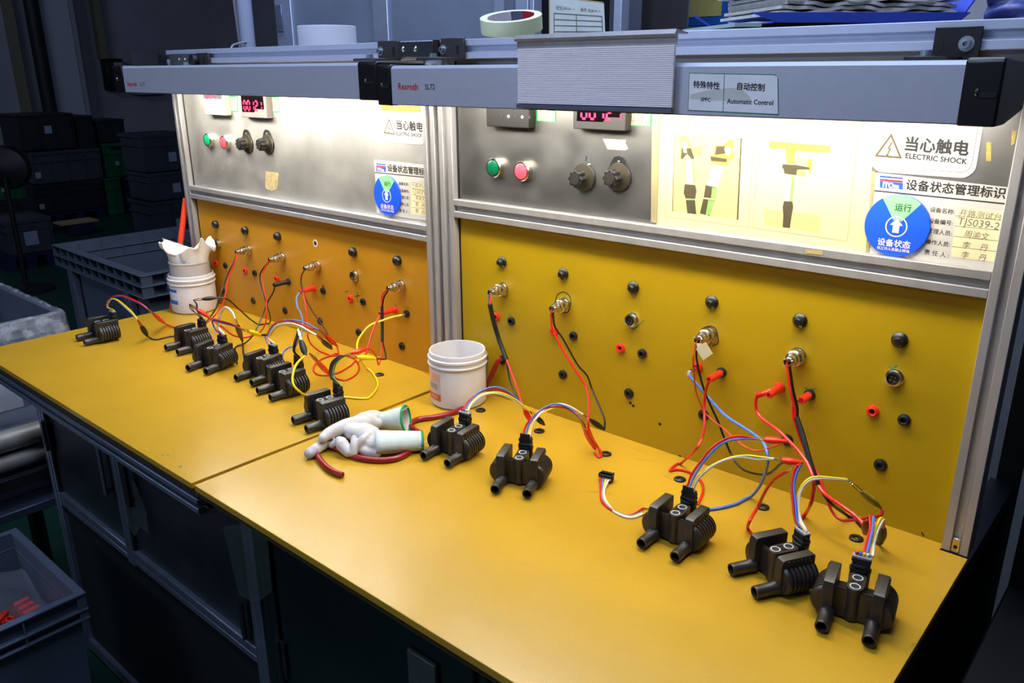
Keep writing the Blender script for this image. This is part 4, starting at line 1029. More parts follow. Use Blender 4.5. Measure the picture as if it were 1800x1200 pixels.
t = lead('blue lead from a silver pin in the right panel, looping to behind the ninth coil', base=onp(1227, 645))
p = onp(1227, 645)
MB().lathe([(0, .004), (.0032, .004), (.0032, .017), (.0042, .018), (.0042, .030), (0, .031)], p, OUT, 12).build('silver_pin', CHROME, t)
e = p + V((0, -.031, -.001)); MB().tube(catmull([e, e + V((-.001, -.004, -.001)), e + V((0, -.006, -.007))], 4), .0034, 8).build('clear_sheath', GREYP, t)
wire(t, [e + V((0, -.006, -.006)), (1222, 672), (1245, 698, -.03), (1275, 730), (1305, 750), (1325, 763, -.10), (1343, 780), (1350, 805, -.14), (1346, 828), (1335, 855), (1318, 874, 't'), (1295, 885, 't'), (1268, 892, 't'), (1245, 895, 't'), (1228, 893, 't')], BLUE, .0021)
t = lead('red banana lead in a black socket, dropping to a loop beside the ninth coil', base=onp(1269, 654))
e = banana(t, 1269, 654, REDP, .054)
wire(t, [e, (1241, 685), (1238, 712, -.05), (1238, 745), (1234, 770), (1221, 792, -.10), (1196, 815, 't'), (1177, 827.5, 't'), (1190, 825, 't'), (1212, 830, 't'), (1229, 842, 't'), (1236, 857, 't'), (1233, 873, 't'), (1226, 886, 't')], RED, .0019)
t = lead('thick red lead with an angled banana plug, running behind the tenth coil', base=onp(1371, 681))
p = onp(1371, 681, PY - .0085)
q = p + V((0, -.05, 0))
MB().lathe([(0, -.001), (.0034, 0), (.0034, .010), (.0072, .011), (.0078, .016), (.0070, .030), (.0074, .046), (.0060, .050), (.0034, .050), (.003, .046), (0, .046)], p, OUT, 14).build('banana_plug', REDP, t)
qa = onp(1347, 690, -.045); qb = onp(1331, 694, -.050)
b_ = MB(); b_.tube(catmull([qa + V((.006, .004, .003)), qa, qb], 3), .0056, 10)
for i in range(4): u_ = qa.lerp(qb, .45 + i * .16); b_.lathe([(.0056, -.0008), (.0066, 0), (.0056, .0008)], u_, qb - qa, 10)
b_.build('angled_boot', REDP, t)
wire(t, [qb, (1328, 706), (1331, 724, -.055), (1342, 738), (1367, 756), (1387, 775, -.10), (1408, 798), (1422, 820), (1430, 845, -.16), (1429, 868), (1424, 888, -.15), (1414, 906, 't'), (1402, 920, 't')], RED, .0032)
t = lead('red banana lead ending in an olive wrapped clip held in the air', base=onp(1424, 693))
e = banana(t, 1424, 693, REDP, .04)
a, b = clip(t, (1489, 842.5, -.15), (1549, 893, -.09), OLIVE, CHROME, .38)
wire(t, [e, (1396, 705), (1393, 724, -.05), (1398, 745), (1412, 785, -.06), (1430, 820), (1443, 845), (1452, 872, -.10), (1463, 899), (1480, 914), (1505, 913, -.12), (1530, 909), (1548, 905), (1551, 897), b], RED, .0019)
t = lead('red and black sleeved lead with amber and black clips by the last coil', base=onp(1400, 627))
e = avplug(t, 1403, 625)
s0, s1 = onp(1400, 733, -.05), onp(1437, 852, -.09)
wire(t, [e + V((-.002, 0, 0)), (1385, 650), (1390, 685, -.05), (1397, 715), s0 + V((-.001, 0, 0))], RED, .0022); wire(t, [e + V((.002, 0, 0)), (1389, 650), (1394, 685, -.05), (1401, 715), s0 + V((.0015, 0, 0))], BLK, .0019)
sleeve(t, [s0, (1410, 762, -.06), (1424, 812, -.08), s1], .0052)
a, b = clip(t, (1529, 906, -.17), (1520, 938, -.15), AMBER, BRASS, .25)
wire(t, [s1, (1450, 868), (1475, 886, -.12), (1500, 904), (1517, 921, -.14), (1521, 935, -.15), b], RED, .0024)
a, b = clip(t, (1553, 912, -.145), (1548, 955, 't'), BLACK2, BRASS, .3)
wire(t, [s1 + V((.002, 0, -.002)), (1460, 884, -.1), (1492, 908, 't'), (1525, 938, 't'), (1540, 952, 't'), b], BLK, .0022)
t = lead('thick red lead with a bare end, curving round to behind the tenth coil', base=ont(1320, 900))
q0 = onp(1392, 821, -.2)
MB().cyl(onp(1383, 828, -.2), q0, .0012, 6).build('bare_strands', CHROME, t)
wire(t, [onp(1384, 828, -.2), (1363, 840, -.19), (1347, 860), (1332, 890, -.16), (1318, 915, -.2), (1314, 930, 't'), (1323, 940, 't'), (1334, 944, 't'), (1345, 946, 't')], RED, .0030)

# ---------- harnesses plugged into the coils
def harness(i, label, wires, top='comb', h=.0865):
    c0 = cpt(i, 0, .035, .0)
    t = thing('wire_harness', label, 'wire harness', cpt(i, 0, .035, .058), 'wire harnesses plugged into the coils')
    a = COILS[i - 1][1]; ux = V((cos(a), sin(a), 0)); uy = V((-sin(a), cos(a), 0))
    b = MB().obox(c0 + V((0, 0, .0700)), ux * .0118, uy * .0072, V((0, 0, .0110)))
    b.obox(c0 + V((0, 0, .0665)), ux * .0132, uy * .0084, V((0, 0, .0030)))
    for s in (-1, 1): b.obox(c0 + ux * s * .0125 + V((0, 0, .0755)), ux * .0016, uy * .005, V((0, 0, .0028)))
    b.build('plug_body', BLACK2, t, .0008, 1)
    if top == 'comb':
        MB().obox(c0 + V((0, 0, .0822)), ux * .0135, uy * .0058, V((0, 0, .0014))).build('grey_comb', GREYP, t)
        k = MB()
    elif top == 'latch':
        MB().obox(c0 + uy * -.006 + V((0, 0, .0835)), ux * .0105, uy * .0012, V((0, 0, .0075))).build('latch_tab', BLACK2, t, .0008, 1)
    z = .0815
    n = len(wires)
    for j, (m, pts, *rest) in enumerate(wires):
        s = c0 + ux * (-.0078 + .0156 * (j / max(1, n - 1))) + V((0, 0, z))
        wire(t, [s, s + V((0, 0, .006))] + pts, m, rest[0] if rest else .0014)
    return t
def bun(pts, end, dx=0, dy=0):
    return [(p[0] + dx, p[1] + dy) + tuple(p[2:]) for p in pts] + [end]
m1 = pt((241.5, 561, -.40)); m2 = pt((260, 543, -.37))
harness(1, 'four wire harness on the far left coil, split to a red and a black clip',
        [(RED, bun([A_(335, 290), A_(352, 240), A_(400, 205), A_(470, 200), A_(560, 232), A_(640, 270)], m2, 0, -.5)), (NAVY, bun([A_(335, 290), A_(354, 242), A_(400, 208), A_(470, 206), A_(560, 240), A_(640, 277)], m2)),
         (WHT, bun([A_(345, 300), A_(355, 255), A_(385, 225), A_(435, 243), A_(500, 300), A_(555, 350)], m1)), (YEL, bun([A_(348, 300), A_(358, 255), A_(388, 225), A_(440, 240), A_(505, 292), A_(562, 345)], m1))])
m1 = pt((340, 527, -.26)); m2 = pt((333, 534, -.28))
harness(2, 'thin dark two wire harness on the second coil, held by red and black clips',
        [(BLK, [A_(1112, 345), A_(1085, 325), A_(1068, 300), m2], .001), (BRN, [A_(1118, 350), A_(1095, 320), m2], .001), (BRN, [A_(1137, 320), A_(1132, 270), m1], .001), (BLK, [A_(1130, 330), A_(1125, 275), m1], .001)], 'plain')
m1 = pt((413, 560, -.32)); m2 = pt((424, 578, -.33))
harness(3, 'white and violet wire harness on the third coil with a high white loop',
        [(NAVY, [A_(1296, 500), A_(1272, 450), A_(1268, 415), A_(1340, 432), A_(1440, 458), m2]), (RED, [A_(1294, 495), A_(1268, 440), A_(1280, 405), A_(1350, 422), A_(1440, 448), m2]),
         (WHT, [A_(1318, 480), A_(1318, 420), A_(1345, 330), A_(1388, 300), A_(1435, 335), m1], .0018), (WHT, [A_(1323, 480), A_(1323, 425), A_(1350, 335), A_(1390, 305), A_(1440, 340), m1], .0018)], 'plain')
m1 = pt((556, 588.5, -.23)); m2 = pt((560, 579, -.21))
harness(4, 'red blue white and yellow wire harness arching right from the fourth coil',
        [(RED, [B_(400, 560), B_(410, 510), B_(450, 455), B_(520, 420), B_(600, 418), B_(700, 448), B_(790, 485), m2]), (BLUE, [B_(405, 565), B_(415, 520), B_(460, 455), B_(530, 418), B_(640, 412), B_(740, 438), B_(815, 480), m2]),
         (WHT, [B_(415, 570), B_(430, 520), B_(490, 460), B_(590, 440), B_(690, 465), B_(760, 505), m1], .0016), (YEL, [B_(420, 570), B_(440, 520), B_(510, 462), B_(600, 458), B_(700, 485), B_(780, 525), m1], .0016)])
m1 = pt((523.5, 578, -.33))
harness(5, 'brown and violet wire harness standing up from the fifth coil to a chrome clip',
        [(BRN, [B_(628, 680), B_(635, 610), B_(655, 550), m1]), (NAVY, [B_(632, 690), B_(640, 620), B_(662, 555), m1]), (BLK, [B_(640, 690), B_(650, 620), B_(668, 560), m1])], 'latch')
m1 = pt((602, 625, -.3)); m2 = pt((606, 625.5, -.305))
harness(6, 'black brown and green wire harness on the coil at the seam',
        [(BLK, [B_(960, 920), B_(948, 860), B_(962, 790), B_(1010, 742), m1]), (BRN, [B_(968, 920), B_(956, 860), B_(972, 790), B_(1018, 748), m1]), (BRN, [B_(975, 920), B_(965, 860), B_(985, 795), B_(1025, 752), m2]), (GRN, [B_(985, 920), B_(985, 850), B_(1005, 790), B_(1040, 750), m2])], 'latch')
m1 = pt((917, 709, -.13)); m2 = pt((931, 722, -.12))
harness(7, 'red blue white and yellow wire harness arching past the right jar',
        [(RED, [D_(68, 330), D_(100, 275), D_(170, 220), D_(280, 186), D_(370, 205), D_(450, 255), m1]), (BLUE, [D_(80, 335), D_(112, 278), D_(180, 212), D_(270, 175), D_(350, 180), D_(420, 222), m1]),
         (YEL, [D_(92, 340), D_(125, 288), D_(200, 228), D_(310, 210), D_(400, 235), D_(480, 285), m2]), (WHT, [D_(100, 345), D_(132, 292), D_(205, 234), D_(300, 218), D_(390, 243), D_(470, 290), m2])])
m1 = pt((1024, 728, -.13)); m2 = pt((1020.5, 737, -.17))
harness(8, 'red blue white and yellow wire harness arching over to clips by the panel',
        [(RED, [D_(515, 530), D_(530, 470), D_(580, 400), D_(660, 340), D_(740, 322), D_(830, 330), D_(900, 368), m2]), (BLUE, [D_(530, 535), D_(555, 455), D_(615, 372), D_(700, 315), D_(770, 300), D_(850, 325), D_(910, 375), m2]),
         (YEL, [D_(548, 540), D_(575, 460), D_(630, 390), D_(710, 340), D_(790, 325), D_(875, 348), m1]), (WHT, [D_(558, 545), D_(582, 455), D_(640, 372), D_(720, 315), D_(790, 300), D_(870, 322), m1], .0017)], 'latch')
m1 = pt((1329, 771, -.17)); m2 = pt((1360.5, 806, -.2))
harness(9, 'red blue white and yellow wire harness spread to two red clips above the ninth coil',
        [(RED, [E_(635, 530), E_(665, 450), E_(730, 360), E_(800, 272), E_(900, 205), E_(1000, 185), m1]), (BLUE, [E_(650, 540), E_(690, 450), E_(780, 325), E_(890, 230), E_(1000, 205), m1], .0017),
         (YEL, [E_(668, 545), E_(700, 475), E_(800, 395), E_(930, 338), E_(1050, 322), E_(1150, 333), m2]), (WHT, [E_(678, 550), E_(712, 482), E_(800, 402), E_(900, 352), E_(1010, 330), E_(1120, 346), m2], .0017)], 'latch')
m1 = pt((1489, 842.5, -.15)); m2 = onp(1408, 816, -.2)
harness(10, 'red blue white and yellow wire harness rising straight from the tenth coil',
        [(RED, [E_(1392, 780), E_(1375, 650), E_(1366, 550), E_(1378, 460), E_(1400, 400), m2], .0017), (BLUE, [E_(1408, 780), E_(1395, 650), E_(1384, 540), E_(1400, 450), m2], .0017),
         (YEL, [E_(1420, 780), E_(1405, 680), E_(1425, 560), E_(1485, 488), E_(1560, 472), E_(1660, 480), m1], .0017), (WHT, [E_(1432, 780), E_(1412, 680), E_(1432, 565), E_(1490, 500), E_(1570, 482), E_(1660, 486), m1], .0017)])
m1 = pt((1529, 906, -.17)); m2 = pt((1553, 912, -.145))
harness(11, 'red blue yellow and white wire harness on the coil nearest the front corner',
        [(RED, [F_(1030, 450), F_(1055, 360), F_(1080, 270), m1], .0017), (BLUE, [F_(1052, 450), F_(1075, 370), F_(1095, 280), m1 + V((.006, 0, 0))], .0017),
         (YEL, [F_(1075, 470), F_(1090, 370), F_(1125, 255), F_(1150, 205), m2], .0017), (WHT, [F_(1095, 470), F_(1105, 380), F_(1135, 280), m2], .0017)])
# loose connector
t = thing('wire_harness', 'loose black connector with a short coloured wire tail, lying beside the ninth coil', 'wire harness', ont(1067, 836), 'wire harnesses plugged into the coils')
t['group'] = 'loose connector'
p = ont(1066, 838, .009); ux = V((cos(.25), sin(.25), 0)); uy = V((-sin(.25), cos(.25), 0))
b = MB().obox(p, ux * .0135, uy * .008, V((0, 0, .008))).obox(p + V((0, 0, .004)) - uy * .002, ux * .0155, uy * .004, V((0, 0, .004)))
for k in range(6): b.obox(p + ux * (-.0115 + k * .0046) + uy * .010 + V((0, 0, .004)), ux * .0012, uy * .003, V((0, 0, .003)))
b.build('plug_body', BLACK2, t, .0006, 1)
for k in range(5): MB().obox(p + ux * (-.011 + k * .0055) - uy * .0095, ux * .0018, uy * .0025, V((0, 0, .003))).build('terminal', CHROME, t)
for k, (m, o) in enumerate(((RED, 0), (BLUE, 4), (YEL, 8), (WHT, 12))):
    s = p + ux * (-.0085 + k * .0055) - uy * .011
    ox = o * .35
    wire(t, [s, (1055 + 1.4 * ox + 1, 866 - ox, 't'), (1057 + 1.5 * ox, 878 - ox * .4, 't'), (1066 + ox, 890 - ox * .6, 't'), (1082, 899 + ox * .4, 't'), (1107, 906 + ox * .9, 't'), (1132, 892 + ox * 2.4, 't') if k == 0 else (1130, 897 + ox * 1.6, 't')], m, .0015)
MB().cyl(ont(1132, 892, .004), ont(1148, 893, .004), .0016, 8).build('bare_end', BRASS, t)
MB().cyl(ont(1130, 903, .004), ont(1140, 905, .004), .0016, 8).build('bare_end', BRASS, t)

# ================================================================== white jars
def jar(label, c, r, h, m, n=48):
    t = thing('plastic_jar', label, 'jar', c, 'white plastic jars')
    H = h
    prof = [(0, 0), (r * .90, 0), (r * .965, .004), (r * .985, .012), (r * .985, H * .71), (r * .97, H * .73), (r * 1.03, H * .755), (r * 1.04, H * .78), (r * 1.0, H * .80), (r * .995, H * .84), (r * 1.035, H * .865), (r * 1.035, H * .90), (r * .985, H * .915), (r * .98, H * .985), (r * .965, H), (r * .935, H), (r * .925, H * .985), (r * .92, H * .1), (r * .9, .006), (0, .005)]
    MB().lathe(prof, c, (0, 0, 1), n).build('jar_body', m, t, ang=30)
    return t
def jar_label(t, c, r, a0, a1, z0, z1, m, name='printed_label'):
    n = 10; vs = []; fs = []
    for i in range(n + 1):
        a = radians(a0 + (a1 - a0) * i / n)
        for z in (z0, z1): vs.append(V(c) + V((r * cos(a), r * sin(a), z)))
        if i: fs.append((2 * i - 2, 2 * i, 2 * i + 1, 2 * i - 1))
    return MB().add(vs, fs).build(name, m, t)
JR = V((.0985, -.079, .0006)); rj = .0715
t = jar('white plastic jar with an orange label, holding a grey scraper', JR, rj, .137, WHITEP)
OR_ = mat('faded_orange_print', (224, 92, 52), .5); ORP = mat('pale_orange_print', (238, 180, 150), .5); GRP = mat('pale_grey_print', (204, 200, 196), .5)
va = math.degrees(math.atan2(CAMP.y - JR.y, CAMP.x - JR.x))
a0, a1 = va - 93, va - 38
q = rj * .9875
jar_label(t, JR, q, a0, a1, .020, .090, GRP); jar_label(t, JR, q + .0003, a0, a1, .072, .090, ORP); jar_label(t, JR, q + .0003, a0, a1, .020, .037, OR_)
for k, (z, w) in enumerate(((.030, 20), (.026, 26), (.060, 30), (.055, 34), (.050, 28))):
    jar_label(t, JR, q + .0006, a1 - 8 - w, a1 - 8, z, z + .0018, GRP if k < 2 else INKF, 'small_print')
# grey scraper leaning in the jar
p0 = JR + V((.022, .022, .008)); 
sx = V((.030, .020, 0)); up = V((.012, .010, .122))
MB().add([p0 - sx, p0 + sx, p0 + sx * .9 + up * .88, p0 + sx * .45 + up * 1.02, p0 - sx * .8 + up * .66, p0 - sx + V((0, 0, .0)),
          ], [(0, 1, 2, 3, 4)])
b = MB(); sh = [(-1, 0), (1, 0), (.92, .90), (.5, 1.02), (-.9, .62)]
nv = sx.cross(up).normalized() * .0008
b.prism(sh, lambda u, v: p0 + sx * u + up * v - nv, lambda u, v: p0 + sx * u + up * v + nv)
tag(b.build('scraper', mat('dull_grey_plate', (120, 118, 112), .5, .5), base=p0), 'grey flat scraper leaning inside the middle white jar', 'scraper')
JL = V((-1.192, -.086, .0006)); rl = .0765
t = jar('white plastic jar with blue print, at the far end of the left panel', JL, rl, .131, WHITEP)
va = math.degrees(math.atan2(CAMP.y - JL.y, CAMP.x - JL.x)); q = rl * .9875
for z0, z1 in ((.076, .086), (.034, .048)): jar_label(t, JL, q, va - 88, va - 44, z0, z1, mat('blue_label_print', (40, 110, 214), .5))
# inner cup standing in the far jar
t = thing('plastic_cup', 'milky white cup stuck inside the far jar, stuffed with a white cloth', 'cup', JL + V((0, 0, .006)))
ri = .0655
MB().lathe([(0, .006), (ri * .96, .006), (ri * .985, .10), (ri * 1.0, .168), (ri * 1.03, .170), (ri * 1.03, .174), (ri * .97, .174), (ri * .95, .012), (0, .012)], JL, (0, 0, 1), 40).build('cup_body', WHITELID, t, ang=30)
# crumpled cloth
def noise3(p, s): return sin(p.x * s + 1.3) * cos(p.y * s * 1.3 + .4) + sin(p.z * s * 1.7 + p.x * s * .6)
CLOTH = mat('white_cotton_cloth', (222, 220, 214), .85, 0, .02, 60, bump=.25, bscale=160)
b = MB(); vs = []; fs = []; nu, nv_ = 72, 22
cu = V((CR.x, CR.y, 0)).normalized(); cvv = V((-cu.y, cu.x, 0))
for j in range(nv_ + 1):
    t_ = .03 + .97 * j / nv_
    for i in range(nu):
        a = 2 * pi * i / nu; x_, y_ = cos(a), sin(a)
        H = .020 + .040 * math.exp(-((x_ + .95) / .42) ** 2) + .030 * math.exp(-((x_ - .45) / .35) ** 2) + .052 * math.exp(-((x_ - .86) / .13) ** 2)
        lob = 1.12 + .24 * math.exp(-((x_ + 1) / .35) ** 2) + .26 * math.exp(-((x_ - 1) / .30) ** 2)
        f = 1 + .075 * sin(5 * a + 1.1) + .055 * sin(9 * a + 3 * t_) + .03 * sin(17 * a - 4 * t_)
        up = t_ / .74 if t_ < .74 else 1.
        R0 = ri * (lob * f * sin(up * pi / 2) if t_ < .74 else (lob * f) + (.95 - lob * f) * ((t_ - .74) / .26) ** .8)
        z = .170 + (.012 + H * (.35 + .65 * up ** 1.5)) * (1 if t_ < .74 else (1 - ((t_ - .74) / .26)) ** .75) - .004 * (t_ > .99)
        z += .005 * sin(7 * a + 9 * t_) * up * (t_ < .95) + .004 * noise3(V((x_ * R0, y_ * R0, t_ * .1)), 110) * (t_ < .95)
        vs.append(JL + cu * (R0 * x_) + cvv * (R0 * y_ * .80) + V((0, 0, z)))
for j in range(nv_):
    for i in range(nu):
        k = (i + 1) % nu; fs.append((j * nu + i, j * nu + k, (j + 1) * nu + k, (j + 1) * nu + i))
fs.append(tuple(range(nu - 1, -1, -1)))
o = b.add(vs, fs).build('crumpled_cloth', CLOTH, base=JL + V((0, 0, .17)), ang=180)
so = o.modifiers.new('solid', 'SOLIDIFY'); so.thickness = .0012
su = o.modifiers.new('sub', 'SUBSURF'); su.levels = 1; su.render_levels = 1
tag(o, 'crumpled white cloth stuffed into the top of the far jar', 'cloth')

# ================================================================== gloves
GLV = mat('dirty_white_coated_glove', (196, 190, 184), .62, 0, .13, 30, bump=.12, bscale=400)
KNIT = mat('white_green_knit_cuff', (200, 212, 204), .85, 0, .05, 80, bump=.5, bscale=600, stretch=(1, 1, 1))
HEM = mat('green_cuff_hem', (14, 148, 96), .7, 0, .1, 200)
GREYTIP = mat('worn_grey_fingertip', (176, 172, 178), .7, 0, .22, 300)
def gp(x, y, z): return ont(530 + x / 7.5, 690 + y / 7.5, z)
def organic(b, name, m, par, vox=.0022, sm=3):
    o = b.build(name, m, par, ang=180)
    r = o.modifiers.new('remesh', 'REMESH'); r.mode = 'VOXEL'; r.voxel_size = vox; r.use_smooth_shade = True
    s = o.modifiers.new('smooth', 'SMOOTH'); s.iterations = sm; s.factor = .5
    return o
def cap(b, P, rs, flat=1.):
    C = catmull(P, 5); n = len(C)
    R = [rs[0]] * n
    m_ = len(rs) - 1
    for i in range(n):
        f = i / (n - 1) * m_; k = min(int(f), m_ - 1); R[i] = rs[k] + (rs[k + 1] - rs[k]) * (f - k)
    b.tube(C, R, 12, True); b.ball(C[0], R[0], n=12); b.ball(C[-1], R[-1], n=12)
def cuff(par, a, b_, wa, wb, ha, hb, n=36):
    """flattened knitted tube from a to b with vertical ribs; returns the rim loop"""
    a, b_ = V(a), V(b_); t = (b_ - a).normalized(); sd = t.cross(V((0, 0, 1))).normalized(); up = sd.cross(t)
    vs = []; fs = []; m_ = 8
    for j in range(m_ + 1):
        f = j / m_; c = a.lerp(b_, f); w = wa + (wb - wa) * f; h = ha + (hb - ha) * f
        for i in range(n):
            an = 2 * pi * i / n; rib = 1 + (.018 if i % 2 else -.018)
            q = c + sd * w * cos(an) * rib + up * h * sin(an) * rib
            vs.append(V((q.x, q.y, max(q.z, .0012))))
    for j in range(m_):
        for i in range(n):
            k = (i + 1) % n; fs.append((j * n + i, j * n + k, (j + 1) * n + k, (j + 1) * n + i))
    o = MB().add(vs, fs).build('knit_cuff', KNIT, par, ang=180)
    s = o.modifiers.new('solid', 'SOLIDIFY'); s.thickness = .0016; s.offset = -1
    rim = vs[-n:]
    MB().tube(rim + [rim[0], rim[1]], .0026, 8, False).build('cuff_hem', HEM, o)
    return rim
# upper glove: closed hand seen from the back, cuff to the right
t = thing('work_glove', 'white work glove with curled fingers and green hemmed cuff, on top of its pair', 'glove', gp(800, 760, 0), 'pair of white work gloves')
b = MB()
b.ball(gp(850, 560, .028), .040, .030, .024, 18, 10, Matrix.Rotation(.15, 3, 'Z'))
b.ball(gp(960, 640, .022), .040, .032, .020, 18, 10)
b.ball(gp(700, 520, .032), .030, .022, .020, 18, 10)
cap(b, [gp(280, 600, .034), gp(360, 535, .038), gp(480, 480, .040), gp(620, 430, .040), gp(800, 420, .038)], [.0105, .0130, .0150, .0170, .021])
cap(b, [gp(700, 380, .040), gp(850, 350, .044), gp(1000, 400, .038)], [.012, .017, .012])
cap(b, [gp(500, 630, .030), gp(540, 690, .023), gp(610, 780, .014)], [.0100, .0150, .0115])
cap(b, [gp(690, 600, .038), gp(690, 690, .028), gp(680, 800, .012)], [.007, .0085, .009]); cap(b, [gp(900, 540, .042), gp(800, 620, .036), gp(730, 740, .018)], [.006, .009, .008])
cap(b, [gp(740, 700, .018), gp(850, 770, .012), gp(1000, 800, .010)], [.011, .0115, .009])
cap(b, [gp(400, 690, .014), gp(470, 660, .018), gp(540, 640, .022)], [.008, .010, .010])
cap(b, [gp(960, 560, .034), gp(880, 600, .032), gp(830, 680, .024), gp(740, 760, .013)], [.008, .0075, .007, .006])
organic(b, 'glove_hand', GLV, t)
b = MB(); rim = cuff(t, gp(980, 655, .025), gp(1590, 632, .0205), .036, .027, .024, .0195)
q = rim[2]; MB().tube([q, q + V((.006, .004, .002)), q + V((.009, .002, .006))], .0011, 6).build('loose_thread', WHT, t)
# lower glove
t = thing('work_glove', 'white work glove underneath, one grey fingertip and its open green cuff showing', 'glove', gp(300, 760, 0), 'pair of white work gloves')
b = MB()
cap(b, [gp(105, 800, .0125), gp(200, 735, .0130), gp(330, 660, .0135), gp(430, 620, .014)], [.0115, .0125, .0120, .012])
cap(b, [gp(430, 620, .013), gp(700, 500, .014), gp(950, 400, .018)], [.012, .02, .022])
cap(b, [gp(820, 380, .026), gp(950, 350, .026), gp(1090, 370, .022)], [.022, .022, .018])
organic(b, 'glove_hand', GLV, t)
b = MB(); cap(b, [gp(104, 801, .0128), gp(150, 770, .0130)], [.0119, .0127])
o = organic(b, 'worn_fingertip', GREYTIP, t, .0022, 3)
rim = cuff(t, gp(1050, 370, .024), gp(1420, 310, .034) + V((.004, -.014, 0)), .022, .030, .018, .030)
q = rim[6]; MB().tube([q, q + V((.006, .006, .004)), q + V((.011, .008, .010))], .0012, 6).build('loose_thread', WHT, t)
# ================================================================== on top of the uprights
ST = .8575
c0 = at(575, 60, 1, .16); c0.z = ST
t = thing('paper_roll', 'plain white paper roll standing on the top shelf behind the left lamp', 'paper roll', c0)
rr = (at(611, 60, 1, .16) - at(539, 60, 1, .16)).length * .5 * .86
hh = at(575, 43, 1, .10).z - ST
MB().lathe([(.02, 0), (rr, 0), (rr, hh), (.02, hh), (.02, 0)], c0, (0, 0, 1), 48).build('roll', mat('roll_white_paper', (214, 216, 228), .7, 0, .01), t, .001, 1)
MB().lathe([(.018, -.0), (.0202, 0), (.0202, hh), (.018, hh), (.018, 0)], c0, (0, 0, 1), 24).build('roll_core', mat('grey_card_core', (150, 140, 124), .8), t)
c0 = at(899, 66, 1, .11); rt = (at(950, 60, 1, .11) - at(848, 60, 1, .11)).length * .5 * .80
ax = V((.10, -.22, .95)).normalized()
c0.z = ST + rt * .26 + .017
t = thing('tape_roll', 'roll of cream masking tape with a red and white core, tilted behind the beam', 'tape roll', c0)
TA = mat('cream_masking_tape', (218, 222, 176), .6, 0, .03)
MB().lathe([(rt * .80, -.016), (rt, -.016), (rt, .016), (rt * .80, .016), (rt * .80, -.016)], c0, ax, 56).build('tape', TA, t)
cw = mat('tape_core_white', (226, 222, 226), .6); crd = mat('tape_core_red', (170, 24, 40), .55); cbl = mat('tape_core_grey', (96, 96, 120), .6)
ref = V((1, 0, 0)); 
for a0, a1, m in ((0, 50, cw), (50, 100, crd), (100, 130, cbl), (130, 235, cw), (235, 275, crd), (275, 360, cw)):
    MB().lathe([(rt * .76, -.016), (rt * .80, -.016), (rt * .80, .0158), (rt * .76, .0158), (rt * .76, -.016)], c0, ax, 12, ref=ref, a0=radians(a0), a1=radians(a1)).build('core_segment', m, t)
u_ = (ref - ax * ref.dot(ax)).normalized(); w_ = ax.cross(u_)
for k, ch in enumerate('NYLON TAPE'):
    if ch == ' ': continue
    a = radians(52 - k * 6.2); me = glyphs(ch); 
    p = c0 + (u_ * cos(a) + w_ * sin(a)) * rt * .757; tx = (u_ * sin(a) - w_ * cos(a))
    me.transform(Matrix.Identity(4))
    for v in me.vertices: v.co = p + tx * (v.co.x - .3) * .011 + ax * (v.co.y - .35) * .013 - ROOT[t.name]
    me.materials.clear(); me.materials.append(cbl)
    o = bpy.data.objects.new('lettering', me); COL.objects.link(o); o.parent = t
# form sheet on a board leaning behind
yF = .30
Q = [onp(a, b, yF) for a, b in ((961, -6), (1057, 6), (1064, 66), (967, 66))]
t = thing('form_board', 'ruled form sheet clipped to a tan board, standing on the shelf', 'notice', (Q[3].x, yF, ST))
for p in Q[2:]: p.z = min(p.z, ST + .0)
lean = lambda p, d: V((p.x, yF + d + (p.z - ST) * .12, p.z))
MB().add([lean(p, .003) + V((-.006, 0, .004)) for p in Q] + [lean(p, .008) + V((-.006, 0, .004)) for p in Q], [(0, 1, 2, 3), (7, 6, 5, 4), (0, 4, 5, 1), (1, 5, 6, 2), (2, 6, 7, 3), (3, 7, 4, 0)]).build('board', mat('tan_board', (170, 150, 110), .7), t)
MB().add([lean(p, 0) for p in Q] + [lean(p, .0015) for p in Q], [(0, 1, 2, 3), (7, 6, 5, 4), (0, 4, 5, 1), (1, 5, 6, 2), (2, 6, 7, 3), (3, 7, 4, 0)]).build('form_sheet', mat('form_grey_paper', (196, 204, 200), .7), t)
def fl(u0, v0, u1, v1, w=.0012):
    f = lambda u, v: lean(Q[0].lerp(Q[1], u).lerp(Q[3].lerp(Q[2], u), v), -.0006)
    A, B = f(u0, v0), f(u1, v1); d = (B - A).normalized(); n = V((-d.z, 0, d.x)) * w
    MB().add([A + n, B + n, B - n, A - n], [(0, 1, 2, 3)]).build('ruled_line', INKG, t)
for v in (.36, .5, .64, .78, .9): fl(.08, v, .96, v)
for u in (.08, .5, .96): fl(u, .36, u, .95)
f = lambda u, v: lean(Q[0].lerp(Q[1], u).lerp(Q[3].lerp(Q[2], u), v), -.001)
A, B = f(.12, .22), f(.48, .27); letter('材料检验卡', A.x, B.x, (A.z + B.z) / 2, A.y, INKG, t, slope=(B.z - A.z) / (B.x - A.x))
A, B = f(.58, .22), f(.94, .26); letter('编号 规格型号', A.x, B.x, (A.z + B.z) / 2, A.y, INKG, t, slope=(B.z - A.z) / (B.x - A.x))
